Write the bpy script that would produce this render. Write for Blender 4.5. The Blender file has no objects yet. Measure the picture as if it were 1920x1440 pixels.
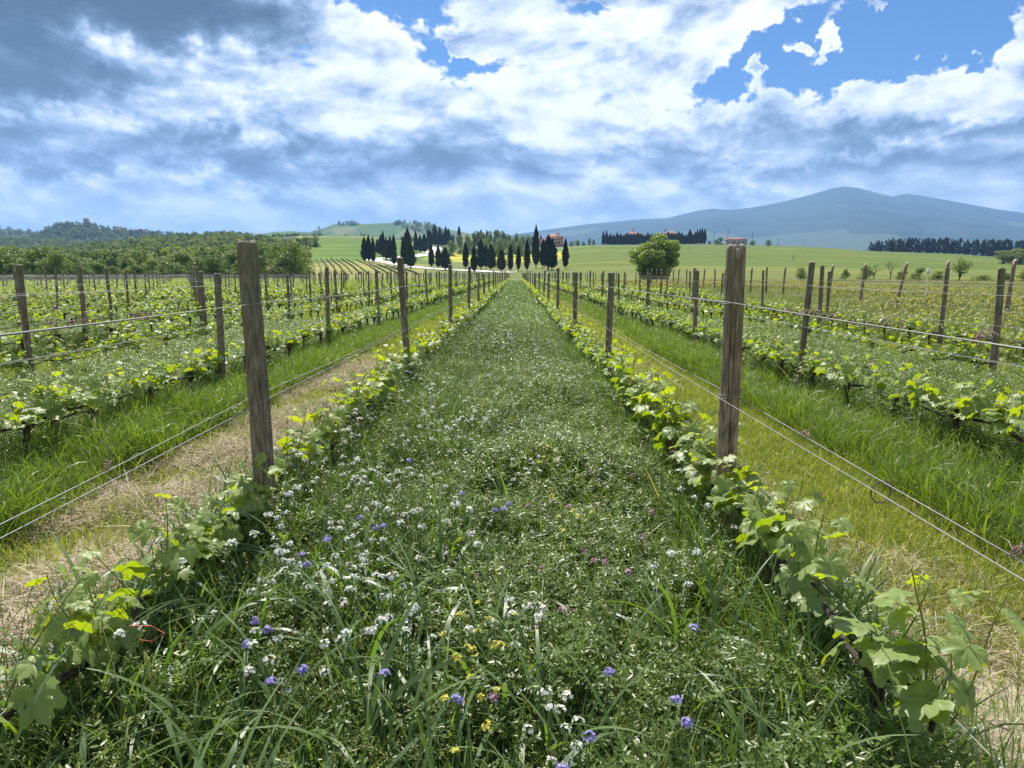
import bpy, math, random
import numpy as np
from mathutils import Vector, Matrix

# ------------------------------------------------------------------ camera, world, sun, exposure
SC = bpy.context.scene
COL = SC.collection
HC = 1.5                                   # eye height (m)
PITCH = math.atan(207 / 1280.0)            # camera looks slightly down
YAW = math.radians(0.36)                   # and a touch left of the rows
cam_d = bpy.data.cameras.new('camera')
cam_d.lens = 24.0; cam_d.sensor_width = 36.0
cam_d.clip_start = 0.05; cam_d.clip_end = 30000
cam = bpy.data.objects.new('camera', cam_d); COL.objects.link(cam)
cam.location = (0, 0, HC)
cam.rotation_euler = (math.pi / 2 - PITCH, 0, YAW)
SC.camera = cam
cam_d.dof.use_dof = False

SUN_AZ = math.radians(-14)                 # from +Y, negative = left
SUN_EL = math.radians(56)
sd = bpy.data.lights.new('sun', 'SUN'); sd.energy = 5.0; sd.angle = math.radians(0.5)
sd.color = (1.0, 0.955, 0.88)
so = bpy.data.objects.new('sun', sd); COL.objects.link(so)
sdir = Vector((math.sin(SUN_AZ) * math.cos(SUN_EL), math.cos(SUN_AZ) * math.cos(SUN_EL), math.sin(SUN_EL)))
so.rotation_euler = sdir.to_track_quat('Z', 'Y').to_euler()
so.location = (0, 0, 30)

SC.view_settings.view_transform = 'Standard'
SC.view_settings.look = 'None'
SC.view_settings.exposure = 0.85
SC.view_settings.gamma = 1.0
SC.render.engine = 'CYCLES'
SC.cycles.use_denoising = True
SC.cycles.max_bounces = 6
SC.cycles.diffuse_bounces = 3
SC.cycles.glossy_bounces = 2
SC.cycles.transmission_bounces = 3
SC.cycles.transparent_max_bounces = 4
SC.cycles.volume_bounces = 0
SC.cycles.sample_clamp_indirect = 6

def ray(px, py):
    """direction (u,1,v) of a photo pixel (1920x1440)"""
    x = (px - 960) / 1280.0; y = (720 - py) / 1280.0
    cp, sp = math.cos(PITCH), math.sin(PITCH)
    fx, fy, fz = x, cp + y * sp, -sp + y * cp
    cy, sy = math.cos(YAW), math.sin(YAW)
    X = fx * cy - fy * sy; Y = fx * sy + fy * cy
    return X / Y, 1.0, fz / Y
def at(px, py, Y):
    u, _, v = ray(px, py)
    return np.array((u * Y, Y, HC + v * Y))
def proj(X, Y, Z):
    cy, sy = math.cos(YAW), math.sin(YAW)
    fx = X * cy + Y * sy; fy = -X * sy + Y * cy; fz = Z - HC
    cp, sp = math.cos(PITCH), math.sin(PITCH)
    dep = fy * cp - fz * sp; up = fy * sp + fz * cp
    dep = np.where(np.abs(dep) < 1e-3, 1e-3, dep)
    return 960 + 1280 * fx / dep, 720 - 1280 * up / dep, dep

# ---- world: Nishita sky with a procedural deck of cumulus
W = bpy.data.worlds.new('World'); SC.world = W; W.use_nodes = True
wt = W.node_tree; wt.nodes.clear()
class NB:
    def __init__(s, t): s.t = t
    def n(s, typ, **kw):
        o = s.t.nodes.new(typ)
        for k, v in kw.items(): setattr(o, k, v)
        return o
    def put(s, sock, v):
        if isinstance(v, bpy.types.NodeSocket): s.t.links.new(v, sock)
        elif v is not None: sock.default_value = v
    def m(s, op, a, b=None, c=None, clamp=False):
        o = s.n('ShaderNodeMath', operation=op, use_clamp=clamp)
        s.put(o.inputs[0], a)
        if b is not None: s.put(o.inputs[1], b)
        if c is not None: s.put(o.inputs[2], c)
        return o.outputs[0]
    def v(s, op, a, b=None, c=None):
        o = s.n('ShaderNodeVectorMath', operation=op)
        s.put(o.inputs[0], a)
        if b is not None: s.put(o.inputs[1], b)
        if c is not None: s.put(o.inputs[2], c)
        return o.outputs['Value'] if op in ('DOT_PRODUCT', 'LENGTH') else o.outputs[0]
    def noise(s, vec, scale, detail=4, rough=0.5, dist=0.0, col=False, lac=2.0):
        o = s.n('ShaderNodeTexNoise'); s.put(o.inputs['Vector'], vec)
        o.inputs['Scale'].default_value = scale; o.inputs['Detail'].default_value = detail
        o.inputs['Roughness'].default_value = rough; o.inputs['Distortion'].default_value = dist
        o.inputs['Lacunarity'].default_value = lac
        return o.outputs['Color'] if col else o.outputs['Fac']
    def mr(s, v, a, b, c=0.0, d=1.0, smooth=True):
        o = s.n('ShaderNodeMapRange'); o.interpolation_type = 'SMOOTHSTEP' if smooth else 'LINEAR'
        s.put(o.inputs[0], v)
        for i, q in enumerate((a, b, c, d)): s.put(o.inputs[1 + i], q)
        return o.outputs[0]
    def mix(s, f, a, b, blend='MIX'):
        o = s.n('ShaderNodeMix', data_type='RGBA', blend_type=blend)
        s.put(o.inputs[0], f)
        s.put(o.inputs[6], a if isinstance(a, bpy.types.NodeSocket) else (*a[:3], 1))
        s.put(o.inputs[7], b if isinstance(b, bpy.types.NodeSocket) else (*b[:3], 1))
        return o.outputs[2]
    def xyz(s, a, b, c):
        o = s.n('ShaderNodeCombineXYZ')
        for i, q in enumerate((a, b, c)): s.put(o.inputs[i], q)
        return o.outputs[0]
    def ramp(s, f, stops):
        o = s.n('ShaderNodeValToRGB'); e = o.color_ramp.elements
        e[0].position, e[0].color = stops[0][0], (*stops[0][1], 1)
        e[1].position, e[1].color = stops[-1][0], (*stops[-1][1], 1)
        for p, c in stops[1:-1]:
            q = e.new(p); q.color = (*c, 1)
        s.put(o.inputs[0], f); return o.outputs[0]

def build_world():
    b = NB(wt)
    tc = b.n('ShaderNodeTexCoord').outputs['Generated']
    sp = b.n('ShaderNodeSeparateXYZ'); b.put(sp.inputs[0], tc)
    x, y, z = sp.outputs
    az = b.m('ARCTAN2', x, y); el = b.m('ARCSINE', z)
    zz = b.m('ADD', b.m('MAXIMUM', z, 0.0), 0.50)
    P = b.xyz(b.m('DIVIDE', x, zz), b.m('MULTIPLY', b.m('DIVIDE', y, zz), 0.8), b.m('MULTIPLY', z, 2.7))
    w0 = b.v('SUBTRACT', b.noise(P, 1.5, 3, 0.55, col=True), (0.5, 0.5, 0.5))
    P2 = b.v('ADD', P, b.v('MULTIPLY', w0, (0.35, 0.35, 0.35)))
    n1 = b.noise(P2, 4.4, 7, 0.60)
    P3 = b.v('ADD', P2, (0.0, -0.02, 0.065))             # toward the light: gives lit tops and grey bases
    n2 = b.noise(P3, 4.4, 5, 0.52)
    nb = b.noise(P2, 13.0, 5, 0.66)
    wn = b.v('SUBTRACT', b.noise(tc, 6.5, 5, 0.66, col=True), (0.5, 0.5, 0.5))
    AE = b.v('ADD', b.xyz(az, el, 0.0), b.v('MULTIPLY', wn, (0.26, 0.19, 0.0)))
    def blobs(lst):
        acc = None
        for (px, py, rx, ry, wgt) in lst:
            u, _, v = ray(px, py)
            a0 = math.atan2(u, 1); e0 = math.atan2(v, math.hypot(u, 1))
            d = b.v('MULTIPLY', b.v('SUBTRACT', AE, (a0, e0, 0)), (1280.0 / rx, 1280.0 / ry, 0))
            g = b.m('EXPONENT', b.m('MULTIPLY', b.v('DOT_PRODUCT', d, d), -1.0))
            acc = b.m('MULTIPLY', g, wgt) if acc is None else b.m('MULTIPLY_ADD', g, wgt, acc)
        return acc
    gap = blobs([(120, 120, 330, 120, .22), (500, 300, 500, 60, .12), (1300, 300, 600, 50, .12), (745, 10, 110, 40, -.70), (850, 115, 95, 34, -.62), (1000, 20, 60, 22, -.25), (1150, 45, 120, 24, -.40), (1120, 115, 110, 20, -.20),
                 (1330, 175, 130, 22, -.30), (1430, 130, 120, 40, -.55), (1600, 55, 170, 70, -.85), (1500, 160, 90, 28, -.45),
                 (1780, 40, 110, 40, -.60), (1690, 120, 90, 30, -.45), (640, 0, 70, 20, -.3),
                 (1380, 45, 130, 42, .95), (1235, 108, 80, 34, .8), (880, 65, 60, 16, 1.0), (1880, 130, 120, 60, .6), (1440, 152, 40, 20, 1.3),
                 (1540, 105, 24, 28, 1.1), (1615, 38, 40, 12, 1.0), (1290, 20, 60, 16, .4), (985, 70, 70, 40, .35), (1150, 10, 80, 10, .4)])
    dark = blobs([(230, 0, 240, 58, 1.15), (50, 30, 130, 50, .6), (60, 150, 130, 38, .85), (250, 120, 150, 22, -.35), (200, 215, 170, 22, -.3), (160, 335, 220, 20, -.25), (430, 70, 80, 50, .40), (60, 292, 170, 24, .70), (440, 262, 230, 36, .66),
                  (330, 290, 90, 22, .15), (720, 320, 230, 24, .5), (900, 280, 130, 30, .26), (1800, 245, 240, 20, .58), (1560, 322, 240, 18, .45), (1180, 305, 170, 18, .2),
                  (1250, 250, 160, 14, .12), (400, 170, 130, 20, .2), (90, 355, 200, 18, .22), (1800, 335, 240, 18, .28), (1640, 190, 120, 14, .16),
                  (800, 395, 900, 26, .14), (600, 200, 120, 14, .12), (1440, 158, 30, 10, .3),
                  (720, 70, 190, 70, -.30), (250, 145, 110, 20, -.25), (330, 205, 200, 22, -.25), (900, 190, 220, 36, -.28), (1100, 170, 200, 30, -.24),
                  (1600, 170, 140, 40, -.25), (1800, 130, 160, 50, -.30), (270, 330, 140, 20, -.25), (1380, 60, 130, 50, -.35), (1250, 215, 200, 22, -.20), (1600, 290, 60, 10, -.25), (1100, 270, 160, 14, -.15)])
    n1c = b.m('SUBTRACT', n1, 0.5); nbc = b.m('SUBTRACT', nb, 0.5)
    dens = b.m('ADD', b.m('ADD', b.m('MULTIPLY', n1c, 1.2), gap), b.m('MULTIPLY', nbc, 0.55))
    dens = b.m('SUBTRACT', dens, b.mr(el, 0.50, 0.85, 0.0, 0.45))
    mask = b.mr(dens, -0.40, -0.14)
    emb = b.m('SUBTRACT', n1, n2)                         # >0: this side faces the light
    sh = b.m('MULTIPLY_ADD', emb, 2.3, 0.66)
    sh = b.m('MULTIPLY_ADD', nbc, 0.85, sh)
    sh = b.m('MULTIPLY_ADD', n1c, -0.30, sh)
    sh = b.m('SUBTRACT', sh, b.m('MULTIPLY', dark, b.mr(el, 0.02, 0.22, .55, 1.0)))
    vo_ = b.n('ShaderNodeTexVoronoi'); vo_.feature = 'SMOOTH_F1'; vo_.inputs['Smoothness'].default_value = .35
    b.put(vo_.inputs['Vector'], b.v('ADD', P2, b.v('MULTIPLY', wn, (.12, .12, .12)))); vo_.inputs['Scale'].default_value = 9.0
    vo_.inputs['Detail'].default_value = 2.5; vo_.inputs['Roughness'].default_value = .55
    puff = b.m('SUBTRACT', 0.42, vo_.outputs['Distance'])
    sh = b.m('MULTIPLY_ADD', puff, 0.42, sh)
    dens = b.m('ADD', b.m('MULTIPLY_ADD', puff, 0.30, dens), 0.165)
    sh = b.m('ADD', sh, .20)
    mask = b.mr(dens, -0.38, -0.16)
    thin = b.mr(dens, -0.30, 0.10)
    sh = b.m('ADD', sh, b.m('MULTIPLY', b.m('SUBTRACT', 1.0, thin), 0.20))
    K = 15.0
    cc = b.ramp(b.m('MULTIPLY_ADD', sh, .7, .3), [(0.0, (.035, .05, .075)), (0.2, (.06, .085, .125)), (.36, (.10, .145, .22)), (.48, (0.175, 0.245, 0.365)), (0.60, (0.295, 0.385, 0.55)),
                     (0.73, (0.50, 0.58, 0.71)), (0.87, (0.78, 0.83, 0.90)), (1.0, (.98, .98, .99))])
    cc = b.v('MULTIPLY', cc, (K, K, K))
    sky = b.n('ShaderNodeTexSky'); sky.sky_type = 'NISHITA'; sky.sun_disc = False
    sky.sun_elevation = SUN_EL; sky.sun_rotation = SUN_AZ
    sky.altitude = 300; sky.air_density = 1.0; sky.dust_density = 0.6; sky.ozone_density = 1.6
    skyc = b.mix(1.0, sky.outputs[0], (.42, .80, 1.25), 'MULTIPLY')
    col = b.mix(mask, skyc, cc)
    hz = b.mr(el, 0.0, 0.15, 0.62, 0.0)                    # pale veil low over the horizon
    col = b.mix(hz, col, (9.0, 10.0, 11.2))
    bg = b.n('ShaderNodeBackground'); b.put(bg.inputs[0], col); bg.inputs[1].default_value = 0.046
    out = b.n('ShaderNodeOutputWorld'); b.put(out.inputs[0], bg.outputs[0])
build_world()
W.cycles.sampling_method = 'MANUAL'; W.cycles.sample_map_resolution = 512

# ------------------------------------------------------------------ helpers
rs = np.random.RandomState(7)
rnd = random.Random(7)
HID = bpy.data.collections.new('prototypes')              # never linked: only referenced

def tag(o, label=None, cat=None, group=None, kind=None):
    if label: o['label'] = label
    if cat: o['category'] = cat
    if group: o['group'] = group
    if kind: o['kind'] = kind
    return o
def mesh_np(name, V, F, mats=(), tint=None, midx=None, smooth=False):
    """F: (n,k) array of equal-size faces, or a list of such arrays"""
    Fs = F if isinstance(F, list) else [F]
    Fs = [np.asarray(f, dtype=np.int32) for f in Fs if len(f)]
    me = bpy.data.meshes.new(name)
    V = np.asarray(V, dtype=np.float32)
    me.vertices.add(len(V)); me.vertices.foreach_set('co', V.ravel())
    tot = np.concatenate([np.full(len(f), f.shape[1], np.int32) for f in Fs])
    loops = np.concatenate([f.ravel() for f in Fs])
    me.loops.add(len(loops)); me.loops.foreach_set('vertex_index', loops)
    me.polygons.add(len(tot))
    st = np.concatenate(([0], np.cumsum(tot)[:-1])).astype(np.int32)
    me.polygons.foreach_set('loop_start', st)
    me.polygons.foreach_set('loop_total', tot)
    if midx is not None: me.polygons.foreach_set('material_index', np.asarray(midx, np.int32))
    if smooth: me.polygons.foreach_set('use_smooth', np.ones(len(tot), bool))
    me.update(calc_edges=True)
    if tint is not None:
        tint = np.asarray(tint, np.float32)
        if tint.ndim == 1:
            a = me.attributes.new('tint', 'FLOAT', 'POINT'); a.data.foreach_set('value', tint)
        else:
            a = me.attributes.new('zone', 'FLOAT_COLOR', 'POINT')
            a.data.foreach_set('color', np.concatenate((tint, np.ones((len(tint), 1), np.float32)), 1).ravel())
    for m in mats: me.materials.append(m)
    return me
def link(name, me, parent=None, loc=(0, 0, 0), rot=(0, 0, 0)):
    o = bpy.data.objects.new(name, me); COL.objects.link(o)
    o.location = loc; o.rotation_euler = rot
    if parent: o.parent = parent
    return o
def empty(name, loc=(0, 0, 0), rot=(0, 0, 0)):
    return link(name, None, None, loc, rot)
def copy_tree(o, parent=None):
    c = o.copy(); COL.objects.link(c); c.parent = parent
    for ch in o.children: copy_tree(ch, c)
    return c
class Geo:
    """accumulates pieces into one mesh"""
    def __init__(s): s.V = []; s.Q = []; s.T = []; s.tq = []; s.tt = []; s.mq = []; s.mt = []; s.n = 0; s.tint = []
    def add(s, V, F, tint=0.5, mi=0):
        V = np.asarray(V, float).reshape(-1, 3); F = np.asarray(F, int)
        s.V.append(V)
        if F.shape[1] == 4: s.Q.append(F + s.n); s.mq.append(np.full(len(F), mi))
        else: s.T.append(F + s.n); s.mt.append(np.full(len(F), mi))
        s.tint.append(np.full(len(V), tint) if np.isscalar(tint) else np.asarray(tint).ravel())
        s.n += len(V)
    def tube(s, pts, rad, k=6, tint=0.5, mi=0, cap=True, lump=0.0):
        pts = np.asarray(pts, float); n = len(pts); rad = np.broadcast_to(np.asarray(rad, float), (n,))
        T = np.gradient(pts, axis=0); T /= np.linalg.norm(T, axis=1)[:, None] + 1e-9
        ref = np.array((0, 0, 1.0)) if abs(T[:, 2]).mean() < .8 else np.array((0, 1.0, 0))
        A = np.cross(T, ref); A /= np.linalg.norm(A, axis=1)[:, None] + 1e-9
        B = np.cross(T, A)
        an = np.arange(k) * 2 * np.pi / k
        R = rad[:, None] * (1 + lump * rs.uniform(-1, 1, (n, k)))
        V = pts[:, None] + R[..., None] * (np.cos(an)[None, :, None] * A[:, None] + np.sin(an)[None, :, None] * B[:, None])
        i = np.arange(n - 1)[:, None] * k; j = np.arange(k)[None]; j2 = (j + 1) % k
        F = np.stack((i + j, i + j2, i + k + j2, i + k + j), -1).reshape(-1, 4)
        s.add(V, F, tint, mi)
        if cap:
            for q, base in ((0, 0), (1, (n - 1) * k)):
                c = pts[0] if q == 0 else pts[-1]
                ring = V[0] if q == 0 else V[-1]
                f = np.array([(0, 1 + a, 1 + (a + 1) % k) for a in range(k)])
                s.add(np.vstack((c[None], ring)), f, tint, mi)
    def box(s, c, h, mi=0, tint=.5, rz=0):
        c = np.asarray(c, float); h = np.asarray(h, float)
        V = np.array([(x, y, z) for x in (-1, 1) for y in (-1, 1) for z in (-1, 1)], float) * h
        cr, sr = math.cos(rz), math.sin(rz)
        V = np.stack((V[:, 0] * cr - V[:, 1] * sr, V[:, 0] * sr + V[:, 1] * cr, V[:, 2]), 1) + c
        F = np.array([(0, 1, 3, 2), (4, 6, 7, 5), (0, 4, 5, 1), (2, 3, 7, 6), (0, 2, 6, 4), (1, 5, 7, 3)])
        s.add(V, F, tint, mi)
    def mesh(s, name, mats, smooth=False):
        V = np.vstack(s.V); F = []; m = []
        if s.Q: F.append(np.vstack(s.Q)); m.append(np.concatenate(s.mq))
        if s.T: F.append(np.vstack(s.T)); m.append(np.concatenate(s.mt))
        return mesh_np(name, V, F, mats, np.concatenate(s.tint), np.concatenate(m), smooth)

def rot_mats(yaw, pitch, roll):
    cy, sy = np.cos(yaw), np.sin(yaw); cp, sp = np.cos(pitch), np.sin(pitch); cr, sr = np.cos(roll), np.sin(roll)
    z = np.zeros_like(cy); o = np.ones_like(cy)
    Rz = np.stack((np.stack((cy, -sy, z), -1), np.stack((sy, cy, z), -1), np.stack((z, z, o), -1)), -2)
    Rx = np.stack((np.stack((o, z, z), -1), np.stack((z, cp, -sp), -1), np.stack((z, sp, cp), -1)), -2)
    Ry = np.stack((np.stack((cr, z, sr), -1), np.stack((z, o, z), -1), np.stack((-sr, z, cr), -1)), -2)
    return Rz @ Rx @ Ry
def stamp(g, tv, tf, pos, R, sc, tint=None, mi=0):
    """copy template (tv,tf) to many places"""
    n, k = len(pos), len(tv)
    sc = np.broadcast_to(np.asarray(sc, float), (n,))
    V = np.einsum('nij,kj->nki', R, tv) * sc[:, None, None] + pos[:, None]
    F = (np.asarray(tf)[None] + (np.arange(n) * k)[:, None, None]).reshape(-1, np.asarray(tf).shape[1])
    t = np.repeat(rs.rand(n) if tint is None else np.broadcast_to(tint, (n,)), k)
    g.add(V, F, t, mi)
def blades(g, n, base, length, width, az, th0, curl, segs=5, tint=None, mi=0, twist=0.6):
    """n arching grass blades. all args arrays (n,)"""
    s = np.linspace(0, 1, segs + 1)
    th = th0[:, None] + curl[:, None] * s[None] ** 1.5
    dl = length[:, None] / segs
    dx = np.sin(th) * dl; dz = np.cos(th) * dl
    r = np.concatenate((np.zeros((n, 1)), np.cumsum(dx[:, :-1], 1)), 1)
    z = np.concatenate((np.zeros((n, 1)), np.cumsum(dz[:, :-1], 1)), 1)
    ca, sa = np.cos(az)[:, None], np.sin(az)[:, None]
    cen = np.stack((base[:, 0:1] + r * ca, base[:, 1:2] + r * sa, base[:, 2:3] + z), -1)
    w = width[:, None] * 0.5 * np.minimum(1, 3 * (1 - s[None]) + 0.06) * np.minimum(1, 0.55 + s[None] * 2)
    tw = rs.uniform(-twist, twist, (n, 1)) * s[None] * 2 + rs.uniform(-.3, .3, (n, 1))
    side = np.stack((-sa * np.cos(tw), ca * np.cos(tw), np.sin(tw)), -1)
    L = cen - side * w[..., None]; R = cen + side * w[..., None]
    V = np.stack((L, R), 2).reshape(-1, 3)
    K = (segs + 1) * 2
    i = (np.arange(n) * K)[:, None] + (np.arange(segs) * 2)[None]
    F = np.stack((i, i + 1, i + 3, i + 2), -1).reshape(-1, 4)
    t = rs.rand(n) if tint is None else tint
    g.add(V, F, np.repeat(t, K), mi)

# ------------------------------------------------------------------ materials
def new_mat(name):
    m = bpy.data.materials.new(name); m.use_nodes = True; m.node_tree.nodes.clear()
    return m, NB(m.node_tree)
def out(b, sh, disp=None):
    o = b.n('ShaderNodeOutputMaterial'); b.put(o.inputs[0], sh)
def prin(b, col, rough=0.6, spec=0.5, bump=None, metal=0.0):
    p = b.n('ShaderNodeBsdfPrincipled')
    b.put(p.inputs['Base Color'], col if isinstance(col, bpy.types.NodeSocket) else (*col, 1))
    b.put(p.inputs['Roughness'], rough); p.inputs['Specular IOR Level'].default_value = spec
    b.put(p.inputs['Metallic'], metal)
    if bump is not None: b.put(p.inputs['Normal'], bump)
    return p.outputs[0]
def bumpn(b, h, strength=0.5, dist=0.02):
    o = b.n('ShaderNodeBump'); o.inputs['Strength'].default_value = strength; o.inputs['Distance'].default_value = dist
    b.put(o.inputs['Height'], h); return o.outputs[0]
def attr(b, name, out_='Fac'):
    return b.n('ShaderNodeAttribute', attribute_name=name).outputs[out_]
def m_leaf(name, stops, trans=0.35, tcol=(1.2, 1.35, 0.5), rough=0.42, spec=0.5, objvar=0.25, back=None):
    m, b = new_mat(name)
    t = attr(b, 'tint'); oi = b.n('ShaderNodeObjectInfo').outputs['Random']
    f = b.m('ADD', b.m('MULTIPLY', t, 1 - objvar), b.m('MULTIPLY', oi, objvar))
    c = b.ramp(f, stops)
    if back:
        g = b.n('ShaderNodeNewGeometry').outputs['Backfacing']
        c = b.mix(b.m('MULTIPLY', g, 0.8), c, back)
    p = prin(b, c, rough, spec)
    if trans:
        tr = b.n('ShaderNodeBsdfTranslucent'); b.put(tr.inputs[0], b.mix(1.0, c, tcol, 'MULTIPLY'))
        mx = b.n('ShaderNodeMixShader'); mx.inputs[0].default_value = trans
        b.put(mx.inputs[1], p); b.put(mx.inputs[2], tr.outputs[0]); p = mx.outputs[0]
    out(b, p); return m

M = {}
M['oat'] = m_leaf('broad_grass', [(0, (.06, .105, .03)), (.5, (.10, .16, .048)), (.88, (.165, .23, .08)), (1, (.38, .34, .17))], .4, (1.35, 1.5, .35), .42, .5)
M['lush'] = m_leaf('lush_grass', [(0, (.085, .14, .022)), (.5, (.14, .20, .034)), (.88, (.22, .27, .055)), (1, (.40, .37, .16))], .42, (1.35, 1.5, .35), .42, .5)
M['mown'] = m_leaf('mown_grass', [(0, (.17, .21, .03)), (.45, (.26, .29, .05)), (.75, (.38, .36, .10)), (1, (.56, .49, .24))], .38, (1.15, 1.35, .4), .5, .4)
M['hay'] = m_leaf('dry_hay', [(0, (.22, .165, .10)), (.5, (.42, .34, .22)), (1, (.60, .52, .37))], .1, (1, 1, .8), .7, .3)
M['vetch'] = m_leaf('cover_crop', [(0, (.075, .12, .022)), (.5, (.125, .18, .036)), (.9, (.19, .245, .06)), (1, (.34, .34, .15))], .38, (1.3, 1.45, .35), .38, .5)
M['clover'] = m_leaf('clover', [(0, (.05, .115, .03)), (.5, (.075, .16, .045)), (1, (.12, .21, .075))], .32, (1.1, 1.5, .45), .45, .4)
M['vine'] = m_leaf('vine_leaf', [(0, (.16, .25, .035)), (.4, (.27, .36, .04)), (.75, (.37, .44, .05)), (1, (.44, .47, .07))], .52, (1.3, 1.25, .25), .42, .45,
                   back=(.28, .36, .13))
M['shoot'] = m_leaf('vine_shoot', [(0, (.12, .17, .03)), (1, (.24, .25, .06))], .1)
M['meadow'] = m_leaf('meadow_grass', [(0, (.11, .15, .035)), (.5, (.18, .225, .055)), (1, (.36, .36, .15))], .35, (1.2, 1.2, .4))
M['white'] = m_leaf('white_petal', [(0, (.66, .68, .56)), (1, (.84, .84, .78))], .3, (1, 1, 1), .6)
M['yellow'] = m_leaf('yellow_petal', [(0, (.66, .56, .06)), (1, (.78, .72, .14))], .3, (1, 1, 1), .6)
M['purple'] = m_leaf('purple_petal', [(0, (.16, .13, .40)), (1, (.40, .36, .68))], .25, (1, 1, 1), .6)
M['pink'] = m_leaf('pink_petal', [(0, (.35, .05, .18)), (1, (.62, .42, .56))], .25, (1, 1, 1), .6)
M['cyp'] = m_leaf('cypress_leaf', [(0, (.014, .026, .011)), (.6, (.026, .044, .017)), (1, (.05, .075, .028))], .06, (1, 1.2, .5), .7, .2)
M['tree'] = m_leaf('tree_leaf', [(0, (.08, .13, .022)), (.6, (.14, .20, .035)), (1, (.22, .28, .06))], .3, (1.2, 1.3, .4), .55, .3)
M['treep'] = m_leaf('pale_tree_leaf', [(0, (.13, .18, .04)), (.6, (.21, .26, .06)), (1, (.30, .34, .10))], .3, (1.1, 1.2, .5), .55, .3)
M['wood_l'] = m_leaf('wood_leaf', [(0, (.045, .085, .028)), (.5, (.125, .175, .045)), (.93, (.27, .30, .08)), (1, (.42, .44, .28))], .4, (1.15, 1.25, .5), .6, .25, objvar=.8)
M['pine'] = m_leaf('pine_needle', [(0, (.012, .022, .010)), (1, (.034, .05, .022))], .06, (1, 1.1, .5), .7, .2)

def m_post(name, c0, c1, c2, scale=1.0, green=0.4):
    m, b = new_mat(name)
    oc = b.n('ShaderNodeTexCoord').outputs['Object']
    oi = b.n('ShaderNodeObjectInfo').outputs['Random']
    p = b.v('ADD', oc, b.xyz(0.0, 0.0, b.m('MULTIPLY', oi, 37.0)))
    st = b.v('MULTIPLY', p, (1.0, 1.0, 0.10))
    w = b.noise(b.v('MULTIPLY', p, (1, 1, .35)), 9.0 * scale, 3, .5, col=True)
    st2 = b.v('ADD', st, b.v('MULTIPLY', w, (.022, .022, .0)))
    g1 = b.noise(st2, 75 * scale, 5, .6)
    g2 = b.noise(b.v('MULTIPLY', p, (1, 1, .03)), 190 * scale, 3, .6)
    rings = b.m('SINE', b.m('MULTIPLY', b.noise(b.v('MULTIPLY', st2, (1, 1, 1.6)), 13 * scale, 2, .5), 60.0))
    f = b.m('ADD', b.m('MULTIPLY', g1, .62), b.m('ADD', b.m('MULTIPLY', g2, .40), b.m('MULTIPLY', rings, .085)))
    col = b.ramp(f, [(.34, c0), (.52, c1), (.72, c2)])
    big = b.noise(p, 3.2, 4, .6)
    zc = b.n('ShaderNodeSeparateXYZ'); b.put(zc.inputs[0], oc)
    gz = b.m('MULTIPLY', b.mr(b.m('ADD', zc.outputs[2], b.m('MULTIPLY', big, .8)), 1.0, 2.1), green)
    col = b.mix(gz, col, b.mix(g1, (.05, .06, .035), (.17, .19, .12)))
    crack = b.mr(b.noise(b.v('MULTIPLY', p, (1, 1, .02)), 42 * scale, 2, .5), .31, .36, .4, 1.0)
    col = b.mix(1.0, col, b.xyz(crack, crack, crack), 'MULTIPLY')
    h = b.m('ADD', f, b.m('MULTIPLY', crack, .8))
    out(b, prin(b, col, .85, .25, bumpn(b, h, .8, .006))); return m
M['post'] = m_post('weathered_post_wood', (.075, .058, .038), (.175, .140, .095), (.30, .25, .175), green=.5)
M['postr'] = m_post('warm_post_wood', (.10, .070, .042), (.235, .172, .108), (.38, .295, .19), green=.45)
M['stake'] = m_post('split_stake_wood', (.07, .05, .035), (.21, .155, .11), (.36, .28, .21), green=.1)
M['bark'] = m_post('vine_bark', (.012, .009, .007), (.05, .036, .026), (.13, .10, .075), 1.6, 0)
m, b = new_mat('post_top_wood')
oc = b.n('ShaderNodeTexCoord').outputs['Object']
rr = b.v('LENGTH', b.v('MULTIPLY', oc, (1, 1, 0)))
rg = b.m('SINE', b.m('MULTIPLY', b.m('ADD', rr, b.m('MULTIPLY', b.noise(oc, 30, 2, .5), .01)), 1500.0))
out(b, prin(b, b.mix(b.mr(rg, -1, 1), (.26, .22, .16), (.46, .41, .32)), .85, .2)); M['posttop'] = m
m, b = new_mat('galvanised_wire')
out(b, prin(b, b.mix(b.noise(b.n('ShaderNodeTexCoord').outputs['Object'], 8, 3, .6), (.18, .18, .17), (.34, .33, .31)), .6, .3, metal=.2)); M['wire'] = m
m, b = new_mat('dry_tendril'); out(b, prin(b, (.26, .17, .14), .8)); M['tendril'] = m
m, b = new_mat('rusty_wire'); out(b, prin(b, (.12, .085, .075), .6, metal=.4)); M['rust'] = m
m, b = new_mat('red_twine'); out(b, prin(b, (.55, .10, .05), .5)); M['red'] = m
m, b = new_mat('tree_bark')
out(b, prin(b, b.mix(b.noise(b.n('ShaderNodeTexCoord').outputs['Object'], 3, 4, .6), (.04, .03, .022), (.12, .095, .07)), .9, .2)); M['tbark'] = m
def m_simple(name, c0, c1, scale, rough=.85, spec=.3):
    m, b = new_mat(name)
    oc = b.n('ShaderNodeTexCoord').outputs['Object']
    out(b, prin(b, b.mix(b.mr(b.noise(oc, scale, 5, .6), .35, .65), c0, c1), rough, spec)); return m
M['road'] = m_simple('pale_gravel', (.50, .46, .40), (.70, .67, .60), .4)
M['wall_o'] = m_simple('ochre_plaster', (.42, .235, .155), (.52, .31, .21), .5)
M['wall_s'] = m_simple('stone_wall', (.20, .165, .13), (.33, .28, .23), .6)
M['wall_b'] = m_simple('block_wall', (.34, .27, .24), (.44, .37, .33), .6)
M['roof'] = m_simple('terracotta_tiles', (.22, .105, .07), (.33, .17, .12), 1.2)
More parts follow.
